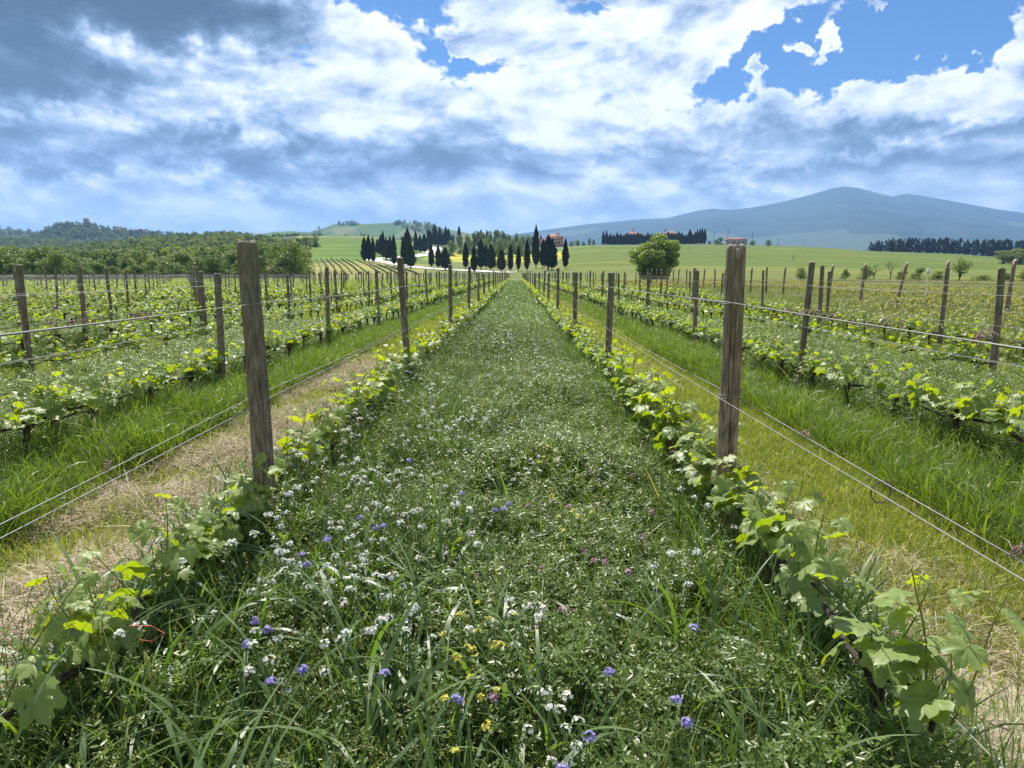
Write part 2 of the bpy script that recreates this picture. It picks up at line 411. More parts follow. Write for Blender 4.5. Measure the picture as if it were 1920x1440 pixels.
M['roofd'] = m_simple('old_roof_tiles', (.19, .13, .10), (.28, .19, .15), 1.2)
M['shut'] = m_simple('dark_shutter', (.03, .025, .02), (.05, .04, .03), 3)
M['pole'] = m_simple('pole_wood', (.10, .085, .07), (.17, .15, .13), 3)
M['tagw'] = m_simple('pale_paint', (.62, .62, .58), (.75, .75, .72), 5)

# ground: strips of mown grass, hay, soil and green crop laid along the rows, then fields
def m_ground():
    m, b = new_mat('ground_soil_and_grass')
    geo = b.n('ShaderNodeNewGeometry'); pos = geo.outputs['Position']
    sp = b.n('ShaderNodeSeparateXYZ'); b.put(sp.inputs[0], pos)
    z = attr(b, 'zone', 'Color')
    fine = b.noise(pos, 22, 6, .7); mid = b.noise(pos, 2.3, 5, .6); big = b.noise(pos, .09, 5, .6)
    lines = b.noise(b.v('MULTIPLY', pos, (.03, .12, .03)), 1.0, 4, .6)
    c = b.mix(b.mr(fine, .3, .7, 0, .75), b.mix(1.0, z, (.55, .5, .45), 'MULTIPLY'), b.mix(1.0, z, (1.35, 1.3, 1.2), 'MULTIPLY'))
    c = b.mix(b.mr(mid, .35, .7, 0, .35), c, b.mix(1.0, z, (1.25, 1.2, .9), 'MULTIPLY'))
    c = b.mix(b.mr(big, .35, .65, 0, .45), c, b.mix(1.0, z, (1.22, 1.12, .7), 'MULTIPLY'))
    c = b.mix(b.mr(lines, .40, .62, 0, .8), c, b.mix(1.0, z, (.55, .74, .65), 'MULTIPLY'))
    patch = b.m('MULTIPLY', b.mr(b.noise(b.v('MULTIPLY', pos, (.012, .03, .02)), 1.0, 6, .65), .52, .66), b.mr(sp.outputs[1], 140, 260))
    c = b.mix(b.m('MULTIPLY', patch, .6), c, b.mix(1.0, z, (1.7, 1.45, .8), 'MULTIPLY'))
    xw = b.m('MULTIPLY_ADD', b.m('SUBTRACT', b.noise(pos, 2.6, 6, .65), .5), 0.9, sp.outputs[0])
    ylim = b.mr(sp.outputs[1], 116, 121, 1, 0)
    def bandm(x, a_, c_): return b.m('MULTIPLY', b.mr(x, a_ - .14, a_ + .14), b.mr(x, c_ - .14, c_ + .14, 1, 0))
    var = b.mr(fine, .3, .7, .6, 1.3)
    def lay(c, mask, colr): return b.mix(b.m('MULTIPLY', mask, ylim), c, b.v('MULTIPLY', b.xyz(var, var, var), colr))
    rep = b.m('MODULO', b.m('ADD', xw, 4.6 * 30 + 1.25 + 2.3), 4.6)      # every second alley is mown
    side = b.m('MAXIMUM', b.mr(xw, -4.9, -5.2), b.m('MULTIPLY', b.mr(xw, 5.6, 5.9), b.mr(xw, 7.9, 8.2, 1, 0)))
    c = lay(c, b.m('MULTIPLY', bandm(rep, .35, 1.9), side), (.23, .26, .06))
    c = lay(c, bandm(xw, 1.7, 2.75), (.28, .29, .07))
    c = lay(c, bandm(xw, -3.0, -1.9), (.24, .24, .08))
    c = lay(c, b.m('MULTIPLY', bandm(xw, 1.22, 1.98), b.mr(mid, .36, .52, .6, 1)), (.44, .36, .26))
    c = lay(c, bandm(xw, -2.5, -1.38), (.38, .31, .20))
    out(b, prin(b, c, .95, .12, bumpn(b, b.m('ADD', fine, mid), .8, .05))); return m
M['ground'] = m_ground()
def m_hill(name, a, c, d, s):
    m, b = new_mat(name)
    pos = b.n('ShaderNodeNewGeometry').outputs['Position']
    n = b.noise(pos, s, 8, .62); v = b.n('ShaderNodeTexVoronoi'); v.inputs['Scale'].default_value = s * 1.5
    b.put(v.inputs['Vector'], b.v('ADD', pos, b.v('MULTIPLY', b.noise(pos, s * 2, 3, .5, col=True), (60, 60, 60))))
    vc = b.m('FRACT', b.m('MULTIPLY', b.v('DOT_PRODUCT', v.outputs['Color'], (1, 1, 1)), 3.3))
    col = b.mix(b.mr(n, .4, .6), a, c); col = b.mix(b.mr(vc, .7, .75, 0, .8), col, d)
    out(b, prin(b, col, .95, .1, bumpn(b, n, .6, 12))); return m
M['mount'] = m_hill('mountain_woodland', (.018, .034, .026), (.032, .052, .034), (.075, .10, .055), .0012)
M['hill'] = m_hill('distant_hill_fields', (.06, .12, .03), (.09, .15, .04), (.16, .17, .07), .006)
M['dhill'] = m_hill('distant_hill_woods', (.03, .05, .02), (.045, .075, .03), (.05, .085, .03), .01)

# ------------------------------------------------------------------ terrain
CX = np.array([-900, -300, 0, 150, 300, 450, 580, 700, 860, 980, 1100, 1300, 1500, 1620, 1760, 1920, 2300, 2900], float)
RY = {190: [514] * 2 + [514, 514, 514, 514, 513, 512, 510, 511, 505, 503, 505, 507, 509, 511, 511, 511],
      290: [510] * 2 + [510, 510, 508, 500, 494, 489, 500, 500, 489, 488, 490, 491, 495, 500, 504, 505],
      420: [500] * 2 + [500, 492, 480, 468, 464, 466, 484, 484, 472, 471, 473, 479, 485, 494, 500, 502],
      600: [490] * 2 + [486, 474, 456, 446, 441, 441, 462, 466, 459, 457, 462, 471, 475, 488, 495, 498]}
YS = np.concatenate((np.array([-120, -60, -30, -12]), np.arange(-4, 40, 2.0), np.arange(40, 130, 5.0), np.arange(130, 700, 8.0),
                     np.geomspace(706, 15000, 60)))
NS = 620
SS = np.linspace(-2.6, 2.6, NS)
def base_height(X, Y):
    z = np.zeros_like(X)
    Yc = np.maximum(Y, 1.0); u = X / Yc
    px = 960 + 1280 * u * 0.987 + 8
    keys = sorted(RY)
    zr = []
    for k in keys:
        py = np.interp(px, CX, RY[k])
        v = np.array(ray(0, 0)[2]) * 0 + np.tan(np.arctan((720 - py) / 1280.0) - PITCH)
        zr.append(HC + v * k)
    ringY = [118.0, 145.0] + [float(k) for k in keys] + [760.0, 1150.0, 1600.0, 20000.0]
    ringZ = [z, z - 0.9] + zr + [zr[-1] - 12, zr[-1] * 0 - 8, z - 30, z - 30]
    # left behind the wooded rise the land climbs again to the far woods
    left = np.interp(px, [-900, 0, 150, 260, 420, 600], [1, 1, .9, .7, .15, 0])
    ringZ[7] = ringZ[7] + left * 72
    outz = np.zeros_like(X)
    for i in range(len(ringY) - 1):
        a, c = ringY[i], ringY[i + 1]
        t = np.clip((Y - a) / (c - a), 0, 1); t = t * t * (3 - 2 * t) if i in (0,) else t
        sel = (Y >= a) & (Y < c)
        outz = np.where(sel, ringZ[i] * (1 - t) + ringZ[i + 1] * t, outz)
    return outz
GX = SS[None] * (YS[:, None] + 150) ; GY = np.repeat(YS[:, None], NS, 1)
GZ = base_height(GX, GY)
for _ in range(3):                                         # relax the ring corners beyond the vineyard
    a = GZ.copy(); a[1:-1] = (GZ[:-2] + 2 * GZ[1:-1] + GZ[2:]) / 4
    a[:, 1:-1] = (a[:, :-2] + 2 * a[:, 1:-1] + a[:, 2:]) / 4
    GZ = np.where(GY > 122, a, GZ)
def ground_z(X, Y):
    X = np.asarray(X, float); Y = np.asarray(Y, float)
    s = X / (Y + 150)
    fi = np.clip(np.interp(Y, YS, np.arange(len(YS))), 0, len(YS) - 1.001); fj = np.clip((s + 2.6) / 5.2 * (NS - 1), 0, NS - 1.001)
    i = fi.astype(int); j = fj.astype(int); a = fi - i; c = fj - j
    return GZ[i, j] * (1 - a) * (1 - c) + GZ[i + 1, j] * a * (1 - c) + GZ[i, j + 1] * (1 - a) * c + GZ[i + 1, j + 1] * a * c
def gpt(px, Y):
    """ground point in photo column px at distance Y"""
    u = ray(px, 505)[0]; X = u * Y
    return np.array((X, Y, float(ground_z(X, Y))))

def gpix(px, py, y0=122.0, y1=640.0):
    """ground point seen at photo pixel (px,py)"""
    Y = np.linspace(y0, y1, 600); u, _, _ = ray(px, py); X = u * Y
    Z = ground_z(X, Y); _, q, _ = proj(X, Y, Z)
    k = int(np.argmax(q <= py)) if (q <= py).any() else int(np.argmin(q))
    return np.array((X[k], Y[k], Z[k]))
ROWX = {'L1': -1.25, 'R1': 1.05}
ROWS = [-1.25 - 2.3 * k for k in range(26)] + [1.05 + 2.3 * k for k in range(4)]
FENCE_X = 13.9
def lerpc(t, a, c): return np.array(a)[None, None] * (1 - t[..., None]) + np.array(c)[None, None] * t[..., None]
def zones(X, Y, Z):
    ppx, ppy, _ = proj(X, Y, Z)
    C = np.zeros(X.shape + (3,)); C[:] = (.13, .17, .05)
    C[(Y < 122)] = (.085, .12, .035)
    far = Y > 122
    C[far] = (.115, .19, .028)
    C[far & (ppx < 600) & (Y > 240)] = (.04, .06, .02)
    C[far & (ppx < 560)] = (.05, .07, .025)
    fl = far & (ppx > 556) & (ppx < 870)
    C[fl & (Y > 560)] = (.18, .19, .08)
    C[fl & (Y > 282) & (Y < 560)] = (.10, .165, .022)
    C[fl & (Y > 150) & (Y <= 282)] = (.27, .25, .09)       # dry strips of the young vineyard
    mid = far & (ppx > 800) & (ppx < 1062)
    C[mid] = (.15, .175, .06)
    C[mid & (Y > 340) & (Y < 480)] = (.38, .36, .05)       # flowering rape
    C[far & (ppx > 1062) & (Y > 210)] = (.115, .15, .024)
    C[far & (ppx > 1062) & (Y > 600)] = (.12, .15, .03)
    C[far & (ppx > 1062) & (Y < 210)] = (.16, .18, .045)
    C[(Y > 700)] = (.08, .12, .045)
    C[(X > 9.2) & (Y < 122) & (X < 200)] = (.18, .20, .06)
    # the bands by the near vineyard
    return C
GC = zones(GX, GY, GZ)
gi = np.arange(len(YS) - 1)[:, None] * NS + np.arange(NS - 1)[None]
GF = np.stack((gi, gi + 1, gi + NS + 1, gi + NS), -1).reshape(-1, 4)
gm = mesh_np('ground', np.stack((GX, GY, GZ), -1).reshape(-1, 3), GF, [M['ground']], GC.reshape(-1, 3), smooth=True)
tag(link('ground', gm), kind='structure')

# a flat land beyond everything, out to the horizon
def ridge(name, prof, Yc, wf, wb, mat, amp, ny=70, nx=260, zb=-32, nseed=1, pad=900):
    r_ = np.random.RandomState(nseed)
    px = np.array([p[0] for p in prof], float); py = np.array([p[1] for p in prof], float)
    us = np.linspace(ray(px[0], 505)[0], ray(px[-1], 505)[0], nx)
    ppx = 968 + 1280 * us * .987
    top = HC + np.tan(np.arctan((720 - np.interp(ppx, px, py)) / 1280) - PITCH) * Yc
    ts = np.concatenate((np.linspace(-1, 0, ny), np.linspace(0, 1, ny // 3)[1:]))
    nf = np.zeros((len(ts), nx))
    for o in range(6):
        n_ = 3 * 2 ** o
        gg = r_.randn(n_ + 3, n_ * 3 + 3)
        a = np.linspace(0, n_, len(ts)); c = np.linspace(0, n_ * 3, nx)
        i = a.astype(int); j = c.astype(int); fa = (a - i)[:, None]; fc = (c - j)[None]
        fa = fa * fa * (3 - 2 * fa); fc = fc * fc * (3 - 2 * fc)
        nf += (gg[i][:, j] * (1 - fa) * (1 - fc) + gg[i + 1][:, j] * fa * (1 - fc) + gg[i][:, j + 1] * (1 - fa) * fc + gg[i + 1][:, j + 1] * fa * fc) / 2 ** (o * .85)
    T = ts[:, None] * np.ones((1, nx))
    Y = np.where(T < 0, Yc + T * wf, Yc + T * wb)
    e = np.abs(T)
    fall = np.where(T < 0, (1 - e) ** 1.35, np.cos(np.clip(e, 0, 1) * np.pi / 2) ** 2)
    Z = zb + (top[None] - zb) * fall + nf * amp * (e * (1 - e) * 4) * ((top[None] - zb) / (top.max() - zb))
    edge = np.clip(np.minimum(np.arange(nx), nx - 1 - np.arange(nx)) / 12.0, 0, 1)[None]
    X = us[None] * Yc + us[None] * (Y - Yc) * 0.8
    V = np.stack((X, Y, Z), -1).reshape(-1, 3)
    k = np.arange(len(ts) - 1)[:, None] * nx + np.arange(nx - 1)[None]
    F = np.stack((k, k + 1, k + nx + 1, k + nx), -1).reshape(-1, 4)
    tag(link(name, mesh_np(name, V, F, [M[mat]], smooth=True)), kind='structure')
    return X, Y, Z
ridge('mountain', [(860, 455), (930, 446), (975, 438), (1020, 431), (1100, 420), (1180, 412), (1240, 409), (1290, 396), (1320, 391), (1350, 394), (1400, 388), (1440, 380),
                   (1500, 364), (1530, 354), (1555, 350), (1580, 353), (1640, 369), (1665, 364), (1690, 367), (1750, 378), (1830, 393), (1920, 405), (2150, 420), (2600, 440)],
      6000, 4000, 2500, 'mount', 26, nseed=5, ny=130, nx=420)
HILL = ridge('cultivated_hill', [(440, 446), (500, 440), (530, 434), (560, 433), (590, 435), (610, 430), (640, 420), (680, 420), (760, 417), (800, 421), (850, 431), (900, 441), (960, 452)],
      2100, 700, 600, 'hill', 8, nseed=8)
TOWERH = ridge('wooded_hill', [(60, 452), (95, 441), (110, 431), (130, 423), (160, 421), (200, 423), (215, 429), (260, 433), (300, 438), (360, 442), (440, 452)],
      1500, 420, 400, 'dhill', 8, nseed=3)
RIDGEL = ridge('far_ridge', [(-500, 412), (-50, 420), (0, 426), (50, 430), (100, 436), (150, 445), (240, 455)], 1900, 700, 500, 'dhill', 10, nseed=11)

# ------------------------------------------------------------------ scattering with geometry nodes (only for uncountable stuff)
def scatter(name, pts, protos, label, cat, scale, yaw=None, tilt=None, idx=None):
    pts = np.asarray(pts, np.float32); n = len(pts)
    c = bpy.data.collections.new('protos_' + name)
    for i, p in enumerate(protos):
        o = bpy.data.objects.new('p%02d_%s' % (i, name), p); c.objects.link(o)
    me = bpy.data.meshes.new(name); me.vertices.add(n); me.vertices.foreach_set('co', pts.ravel())
    r_ = np.stack((np.zeros(n) if tilt is None else tilt, rs.uniform(-.08, .08, n), rs.uniform(0, 6.283, n) if yaw is None else yaw), 1).astype(np.float32)
    a = me.attributes.new('rot', 'FLOAT_VECTOR', 'POINT'); a.data.foreach_set('vector', r_.ravel())
    scale = np.asarray(scale, np.float32)
    if scale.ndim == 1: scale = np.repeat(scale[:, None], 3, 1)
    a = me.attributes.new('scl', 'FLOAT_VECTOR', 'POINT'); a.data.foreach_set('vector', scale.ravel())
    a = me.attributes.new('pi', 'INT', 'POINT'); a.data.foreach_set('value', (rs.randint(0, len(protos), n) if idx is None else idx).astype(np.int32))
    for p in protos:
        for m_ in p.materials:
            if m_.name not in me.materials: me.materials.append(m_)
    o = link(name, me); tag(o, label, cat, kind='stuff')
    ng = bpy.data.node_groups.new(name + '_scatter', 'GeometryNodeTree')
    ng.interface.new_socket('Geometry', in_out='INPUT', socket_type='NodeSocketGeometry')
    ng.interface.new_socket('Geometry', in_out='OUTPUT', socket_type='NodeSocketGeometry')
    N = ng.nodes; L = ng.links
    gi_ = N.new('NodeGroupInput'); go = N.new('NodeGroupOutput')
    ci = N.new('GeometryNodeCollectionInfo'); ci.inputs['Collection'].default_value = c
    ci.inputs['Separate Children'].default_value = True; ci.inputs['Reset Children'].default_value = True
    ip = N.new('GeometryNodeInstanceOnPoints'); ip.inputs['Pick Instance'].default_value = True
    def na(nm, ty):
        q = N.new('GeometryNodeInputNamedAttribute'); q.data_type = ty; q.inputs['Name'].default_value = nm; return q.outputs['Attribute']
    e2r = N.new('FunctionNodeEulerToRotation')
    L.new(na('rot', 'FLOAT_VECTOR'), e2r.inputs[0]); L.new(e2r.outputs[0], ip.inputs['Rotation'])
    L.new(na('scl', 'FLOAT_VECTOR'), ip.inputs['Scale']); L.new(na('pi', 'INT'), ip.inputs['Instance Index'])
    L.new(gi_.outputs[0], ip.inputs['Points']); L.new(ci.outputs[0], ip.inputs['Instance'])
    L.new(ip.outputs[0], go.inputs[0])
    md = o.modifiers.new('scatter', 'NODES'); md.node_group = ng
    return o
def inview(P, m=60, top=None):
    x, y, d = proj(P[:, 0], P[:, 1], P[:, 2] if P.shape[1] > 2 else np.zeros(len(P)))
    return (d > .1) & (x > -m) & (x < 1920 + m) & (y < 1440 + 4 * m)

# ------------------------------------------------------------------ trees
def leaf_tpl(w=1.0, l=1.0):
    return np.array([(0, -l / 2, 0), (w * .45, -l * .05, .12 * l), (0.02, l / 2, -.05), (-w * .42, l * .05, .10 * l)]), np.array([(0, 1, 2, 3)])
def crown_cards(g, lobes, n, size, seed, mi=0, shade=True, inner=.55):
    r_ = np.random.RandomState(seed)
    lob = np.array(lobes, float)                              # cx cy cz rx ry rz
    vol = lob[:, 3] * lob[:, 4] * lob[:, 5]
    w = (vol ** .67); w /= w.sum()
    k = r_.choice(len(lob), n, p=w)
    d = r_.randn(n, 3); d /= np.linalg.norm(d, axis=1)[:, None]
    rad = inner + (1 - inner) * r_.rand(n) ** .6
    rad *= 1 + .12 * np.sin(d[:, 0] * 5 + k) * np.cos(d[:, 2] * 6 + k * 2)
    pos = lob[k, :3] + d * lob[k, 3:6] * rad[:, None]
    yaw = np.arctan2(d[:, 1], d[:, 0]) - np.pi / 2 + r_.uniform(-1.2, 1.2, n)
    R = rot_mats(yaw, np.arccos(np.clip(d[:, 2], -1, 1)) * -.5 + r_.uniform(-.9, .9, n), r_.uniform(-.9, .9, n))
    tv, tf = leaf_tpl()
    stamp(g, tv, tf, pos, R, size * r_.uniform(.6, 1.4, n), np.clip(r_.rand(n) * .7 + (k % 5) * .075, 0, 1), mi)
def broad_tree(name, seed, h=8.0, w=7.0, n=1800, size=.36, mat='tree', trunk_h=.25, lobes=16, split=False):
    r_ = np.random.RandomState(seed)
    L = []
    for i in range(lobes):
        a = r_.uniform(0, 6.283); q = r_.rand() ** .6; zz = r_.rand()
        prof = math.sin(math.pi * (0.16 + .74 * zz)) ** .7
        rr = q * w * .34 * prof
        s = w * r_.uniform(.13, .23) * (.7 + .3 * prof)
        L.append((rr * math.cos(a), rr * math.sin(a), h * (trunk_h + (1 - trunk_h - .12) * zz), s, s, s * .8))
    g = Geo(); crown_cards(g, L, n, size, seed)
    t = Geo()
    t.tube([(0, 0, -.3), (.05, 0, h * .15), (0, .08, h * .32), (.1, 0, h * .6)], [w * .035, w * .028, w * .022, w * .008], 7, lump=.12)
    for l in L[:8]:
        t.tube([(0, 0, h * .2), (l[0] * .45, l[1] * .45, h * .2 + (l[2] - h * .2) * .6), l[:3]], [w * .016, w * .01, w * .004], 5)
    if split: return g.mesh(name + '_crown', [M[mat]]), t.mesh(name + '_trunk', [M['tbark']])
    V = g; V2 = Geo()
    for gg, mi in ((g, 0), (t, 1)):
        for v, tt in zip(gg.V, gg.tint): pass
    g2 = Geo(); 
    off = 0
    g2.V = g.V + t.V; g2.tint = g.tint + t.tint
    g2.Q = g.Q + [q + g.n for q in t.Q]; g2.mq = g.mq + [m_ * 0 + 1 for m_ in t.mq]
    g2.T = g.T + [q + g.n for q in t.T]; g2.mt = g.mt + [m_ * 0 + 1 for m_ in t.mt]
    return g2.mesh(name, [M[mat], M['tbark']])
def cypress(seed, h=12.0, w=2.6, n=1500, fat=0.0, bare=.10):
    """crown and trunk meshes of one cypress"""
    r_ = np.random.RandomState(seed)
    t_ = r_.rand(n) ** .85
    def prof(t):
        a = np.sin(np.pi * np.clip(t, 0, 1) ** (.62 - .1 * fat)) ** .8
        return np.maximum(a, .02)
    z = h * (bare + (1 - bare) * t_)
    an = r_.uniform(0, 6.283, n)
    lump = 1 + .13 * np.sin(an * 2 + z * 1.1 + seed) + .10 * np.sin(z * 2.3 + an + seed) + .07 * np.sin(z * 5.1 + an * 3)
    rr = w / 2 * prof(t_) * lump * r_.uniform(.74, 1.12, n)
    pos = np.stack((rr * np.cos(an), rr * np.sin(an), z), 1)
    R = rot_mats(an + r_.uniform(-.6, .6, n), np.pi / 2 + r_.uniform(-.5, .3, n), r_.uniform(-.5, .5, n))
    g = Geo(); tv, tf = leaf_tpl(.7, 1.7)
    stamp(g, tv, tf, pos, R, .34 * r_.uniform(.6, 1.25, n) * (h / 12) ** .5, r_.rand(n))
    k = 9; zs = np.linspace(0, 1, 14)
    g.tube([(0, 0, h * (bare + (1 - bare) * s)) for s in zs], w / 2 * prof(zs) * .84, k, .2, lump=.12)
    tr = Geo(); tr.tube([(0, 0, -.4), (.03, 0, h * bare * 1.3)], [w * .07, w * .055], 6, lump=.1)
    return g.mesh('cypress_crown', [M['cyp']]), tr.mesh('cypress_trunk', [M['tbark']])
CYP = {k: [cypress(100 + 10 * j + i, 12, wd, 1500, ft + .12 * i - .2, br) for i in range(5)] for j, (k, wd, ft, br) in enumerate((('slim', 1.75, 0, .09), ('mid', 2.7, .3, .10), ('fat', 4.6, .8, .11), ('spire', 1.5, 0, .03)))}
def place_two(root_name, kind_parts, loc, scale, label, cat, group, rz=0.0):
    o = empty(root_name, loc, (0, 0, rz)); o.scale = scale
    for nm, me in kind_parts: link(nm, me, o)
    return tag(o, label, cat, group)
# (photo column, top row, base row, distance, kind, width px)
cyps = [(684, 444, 491, 285, 'mid', 12), (692, 440, 491, 262, 'slim', 9), (700, 444, 492, 255, 'slim', 9), (708, 448, 476, 300, 'slim', 7), (715, 439, 480, 296, 'mid', 11),
        (719, 433, 484, 290, 'slim', 8), (725, 445, 488, 270, 'mid', 10), (732, 443, 488, 262, 'mid', 12), (739, 440, 498, 240, 'slim', 10),
        (756, 444, 480, 300, 'slim', 7), (765, 428, 497, 262, 'fat', 20), (758, 455, 498, 248, 'mid', 12), (770, 457, 503, 225, 'fat', 20),
        (780, 432, 473, 340, 'slim', 7), (788, 440, 474, 336, 'mid', 9), (796, 438, 474, 332, 'mid', 12), (804, 429, 470, 345, 'slim', 8), (808, 432, 468, 350, 'slim', 7),
        (815, 419, 462, 356, 'slim', 8), (819, 430, 460, 362, 'slim', 6), (825, 426, 462, 360, 'slim', 8), (830, 438, 462, 362, 'slim', 7), (836, 424, 461, 368, 'slim', 7), (841, 428, 461, 366, 'slim', 8),
        (809, 460, 500, 232, 'slim', 10), (822, 458, 502, 226, 'slim', 10), (835, 463, 506, 220, 'fat', 20),
        (861, 424, 462, 380, 'slim', 8), (849, 441, 466, 375, 'mid', 7),
        (873, 453, 504, 222, 'slim', 10), (889, 461, 511, 215, 'slim', 11), (902, 449, 505, 212, 'mid', 15), (911, 461, 502, 224, 'mid', 12), (921, 457, 507, 214, 'fat', 18),
        (940, 468, 509, 210, 'fat', 18), (957, 458, 509, 208, 'mid', 10), (972, 460, 508, 208, 'slim', 8), (988, 448, 508, 206, 'slim', 10), (1005, 422, 503, 204, 'mid', 13),
        (1018, 448, 502, 206, 'mid', 12), (1028, 440, 506, 200, 'fat', 24), (1035, 448, 506, 198, 'mid', 18), (1060, 448, 503, 204, 'slim', 11),
        (890, 438, 462, 400, 'mid', 7), (897, 433, 463, 400, 'slim', 8), (902, 430, 463, 398, 'slim', 7), (913, 431, 464, 396, 'slim', 6), (928, 441, 461, 400, 'slim', 5),
        (998, 442, 462, 400, 'slim', 4), (1014, 440, 462, 420, 'slim', 5)]
order = {'slim': 'narrow', 'mid': 'tapering', 'fat': 'broad egg-shaped'}
cyps.sort(key=lambda c: c[0])
def ordw(i):
    w_ = ['zeroth', 'first', 'second', 'third', 'fourth', 'fifth', 'sixth', 'seventh', 'eighth', 'ninth', 'tenth', 'eleventh', 'twelfth', 'thirteenth', 'fourteenth', 'fifteenth', 'sixteenth', 'seventeenth', 'eighteenth', 'nineteenth', 'twentieth']
    if i < len(w_): return w_[i]
    t = {2: 'twenty', 3: 'thirty', 4: 'forty', 5: 'fifty', 6: 'sixty', 7: 'seventy', 8: 'eighty', 9: 'ninety'}[i // 10]
    return (t if i % 10 else t[:-1] + 'ie') + ('th' if i % 10 == 0 else '-' + w_[i % 10])
for n_, (px, yt, yb, D, kd, wpx) in enumerate(cyps):
    p = gpix(px, yb + 1); D = p[1]
    zt = at(px, yt, D)[2]; zb = p[2] - .1
    h = max(zt - zb, 3.0); sw = (wpx * D / 1280) / {'slim': 1.75, 'mid': 2.7, 'fat': 4.6}[kd] * 1.06
    c_, t_ = CYP[kd][(n_ * 7 + n_ // 3) % 5]
    place_two('cypress_tree', [('crown', c_), ('trunk', t_)], (p[0], D, zb), (sw, sw, h / 12.0),
              'dark %s cypress by the pale road, %s cypress from the left' % (order[kd], ordw(n_ + 1)), 'cypress', 'cypresses along the road', rs.uniform(0, 6))

# ------------------------------------------------------------------ road and young vineyard on the slope
def ribbon(name, pts, wid, mat, lift=.18, kind='structure'):
    P = np.array([gpix(*p)[:2] for p in pts]); t = np.linspace(0, len(P) - 1, len(P) * 8)
    X = np.interp(t, np.arange(len(P)), P[:, 0]); Y = np.interp(t, np.arange(len(P)), P[:, 1])
    for _ in range(6):
        X[1:-1] = (X[:-2] + 2 * X[1:-1] + X[2:]) / 4; Y[1:-1] = (Y[:-2] + 2 * Y[1:-1] + Y[2:]) / 4
    dx, dy = np.gradient(X), np.gradient(Y); l = np.hypot(dx, dy); nx, ny = -dy / l * wid / 2, dx / l * wid / 2
    A = np.stack((X + nx, Y + ny, ground_z(X + nx, Y + ny) + lift), 1); B = np.stack((X - nx, Y - ny, ground_z(X - nx, Y - ny) + lift), 1)
    V = np.stack((A, B), 1).reshape(-1, 3); i = np.arange(len(X) - 1) * 2
    return tag(link(name, mesh_np(name, V, np.stack((i, i + 1, i + 3, i + 2), 1), [M[mat]])), kind=kind)
ribbon('road', [(968, 511), (930, 511), (880, 508), (840, 506), (795, 503), (760, 499), (725, 492), (702, 489), (700, 487), (720, 485), (750, 484), (780, 480), (805, 475), (820, 468), (818, 463)], 7.0, 'road')
ribbon('road', [(1000, 464), (1040, 463), (1062, 462), (1090, 460), (1125, 458), (1140, 458)], 5.0, 'road')
tv, tf = leaf_tpl()
rowdefs = [((583 + 9.6 * k, 485), (588 + 14.5 * k, 514)) for k in range(8)] + [((668, 487), (712, 512)), ((690, 495), (727, 514)), ((706, 497), (745, 514)), ((722, 499), (765, 515)), ((742, 503), (782, 515))]
for k, (a, c) in enumerate(rowdefs):
    p, q = gpix(*a), gpix(*c); n = 60
    t = np.linspace(0, 1, n)
    X = p[0] + (q[0] - p[0]) * t + .7 * np.sin(t * 3.1); Y = p[1] + (q[1] - p[1]) * t
    g = Geo(); g.tube(np.stack((X, Y, ground_z(X, Y) + .35), 1) - p, rs.uniform(.12, .34, n), 6, rs.rand(n * 6), lump=.45, cap=False)
    tag(link('vine_row', g.mesh('vine_row', [M['wood_l']]), None, p),
        'thin dark row of young vines on the dry slope, %s row from the left' % ordw(k + 1), 'vine row', 'rows of young vines on the dry slope')

# ------------------------------------------------------------------ buildings
def house(name, px, pyb, D, w, dpt, hw, hr, wallm, roofm, label, rz=0.0, wins=(), chim=(), z=None, cat='house', hip=True):
    u = ray(px, pyb)[0]; X = u * D
    zz = float(ground_z(X, D)) if z is None else z
    o = empty(name, (X, D, zz), (0, 0, rz)); tag(o, label, cat)
    g = Geo(); g.box((0, 0, hw / 2 - .5), (w / 2, dpt / 2, hw / 2 + .5)); link('wall', g.mesh('wall', [M[wallm]]), o)
    e = .5; a, c = w / 2 + e, dpt / 2 + e; r = max(a - c, .2) if hip else a
    V = [(-a, -c, hw), (a, -c, hw), (a, c, hw), (-a, c, hw), (-r, 0, hw + hr), (r, 0, hw + hr), (-a, -c, hw - .25), (a, -c, hw - .25), (a, c, hw - .25), (-a, c, hw - .25)]
    me = mesh_np('roof', V, [np.array([(0, 1, 5, 4), (2, 3, 4, 5), (6, 7, 1, 0), (7, 8, 2, 1), (8, 9, 3, 2), (9, 6, 0, 3), (9, 8, 7, 6)]), np.array([(1, 2, 5), (3, 0, 4)])], [M[roofm]])
    rf = link('roof', me, o)
    for (cx, cz) in chim:
        q = Geo(); q.box((cx, 0, hw + hr * .8 + cz / 2), (.45, .45, cz / 2 + .5)); link('chimney', q.mesh('chimney', [M[wallm]]), rf)
    for (wx, wz, ww, wh) in wins:
        q = Geo(); q.box((wx, -dpt / 2 - .03, wz), (ww / 2, .08, wh / 2)); wn = link('window', q.mesh('window', [M['shut']]), o)
        q = Geo(); q.box((wx, -dpt / 2 - .10, wz - wh / 2 - .08), (ww / 2 + .15, .12, .07)); link('sill', q.mesh('sill', [M[wallm]]), wn)
    return o
f = gpix(1040, 462); D = f[1]
k = D / 1280
zf = at(1040, 460, D)[2]
house('farmhouse', 1040, 460, D, 32 * k, 9, 14 * k, 6 * k, 'wall_o', 'roof', 'ochre red farmhouse with terracotta roof among tall cypresses', -.12,
      [(x * k, z * k, 2.2 * k, 3 * k) for x in (-12, -7, -2, 3, 8, 12.5) for z in (10.2,)] + [(x * k, 4.4 * k, 2.6 * k, 3.6 * k) for x in (-9, -2, 3, 9)], [(4 * k, 2.2), (8 * k, 1.8)], z=zf)
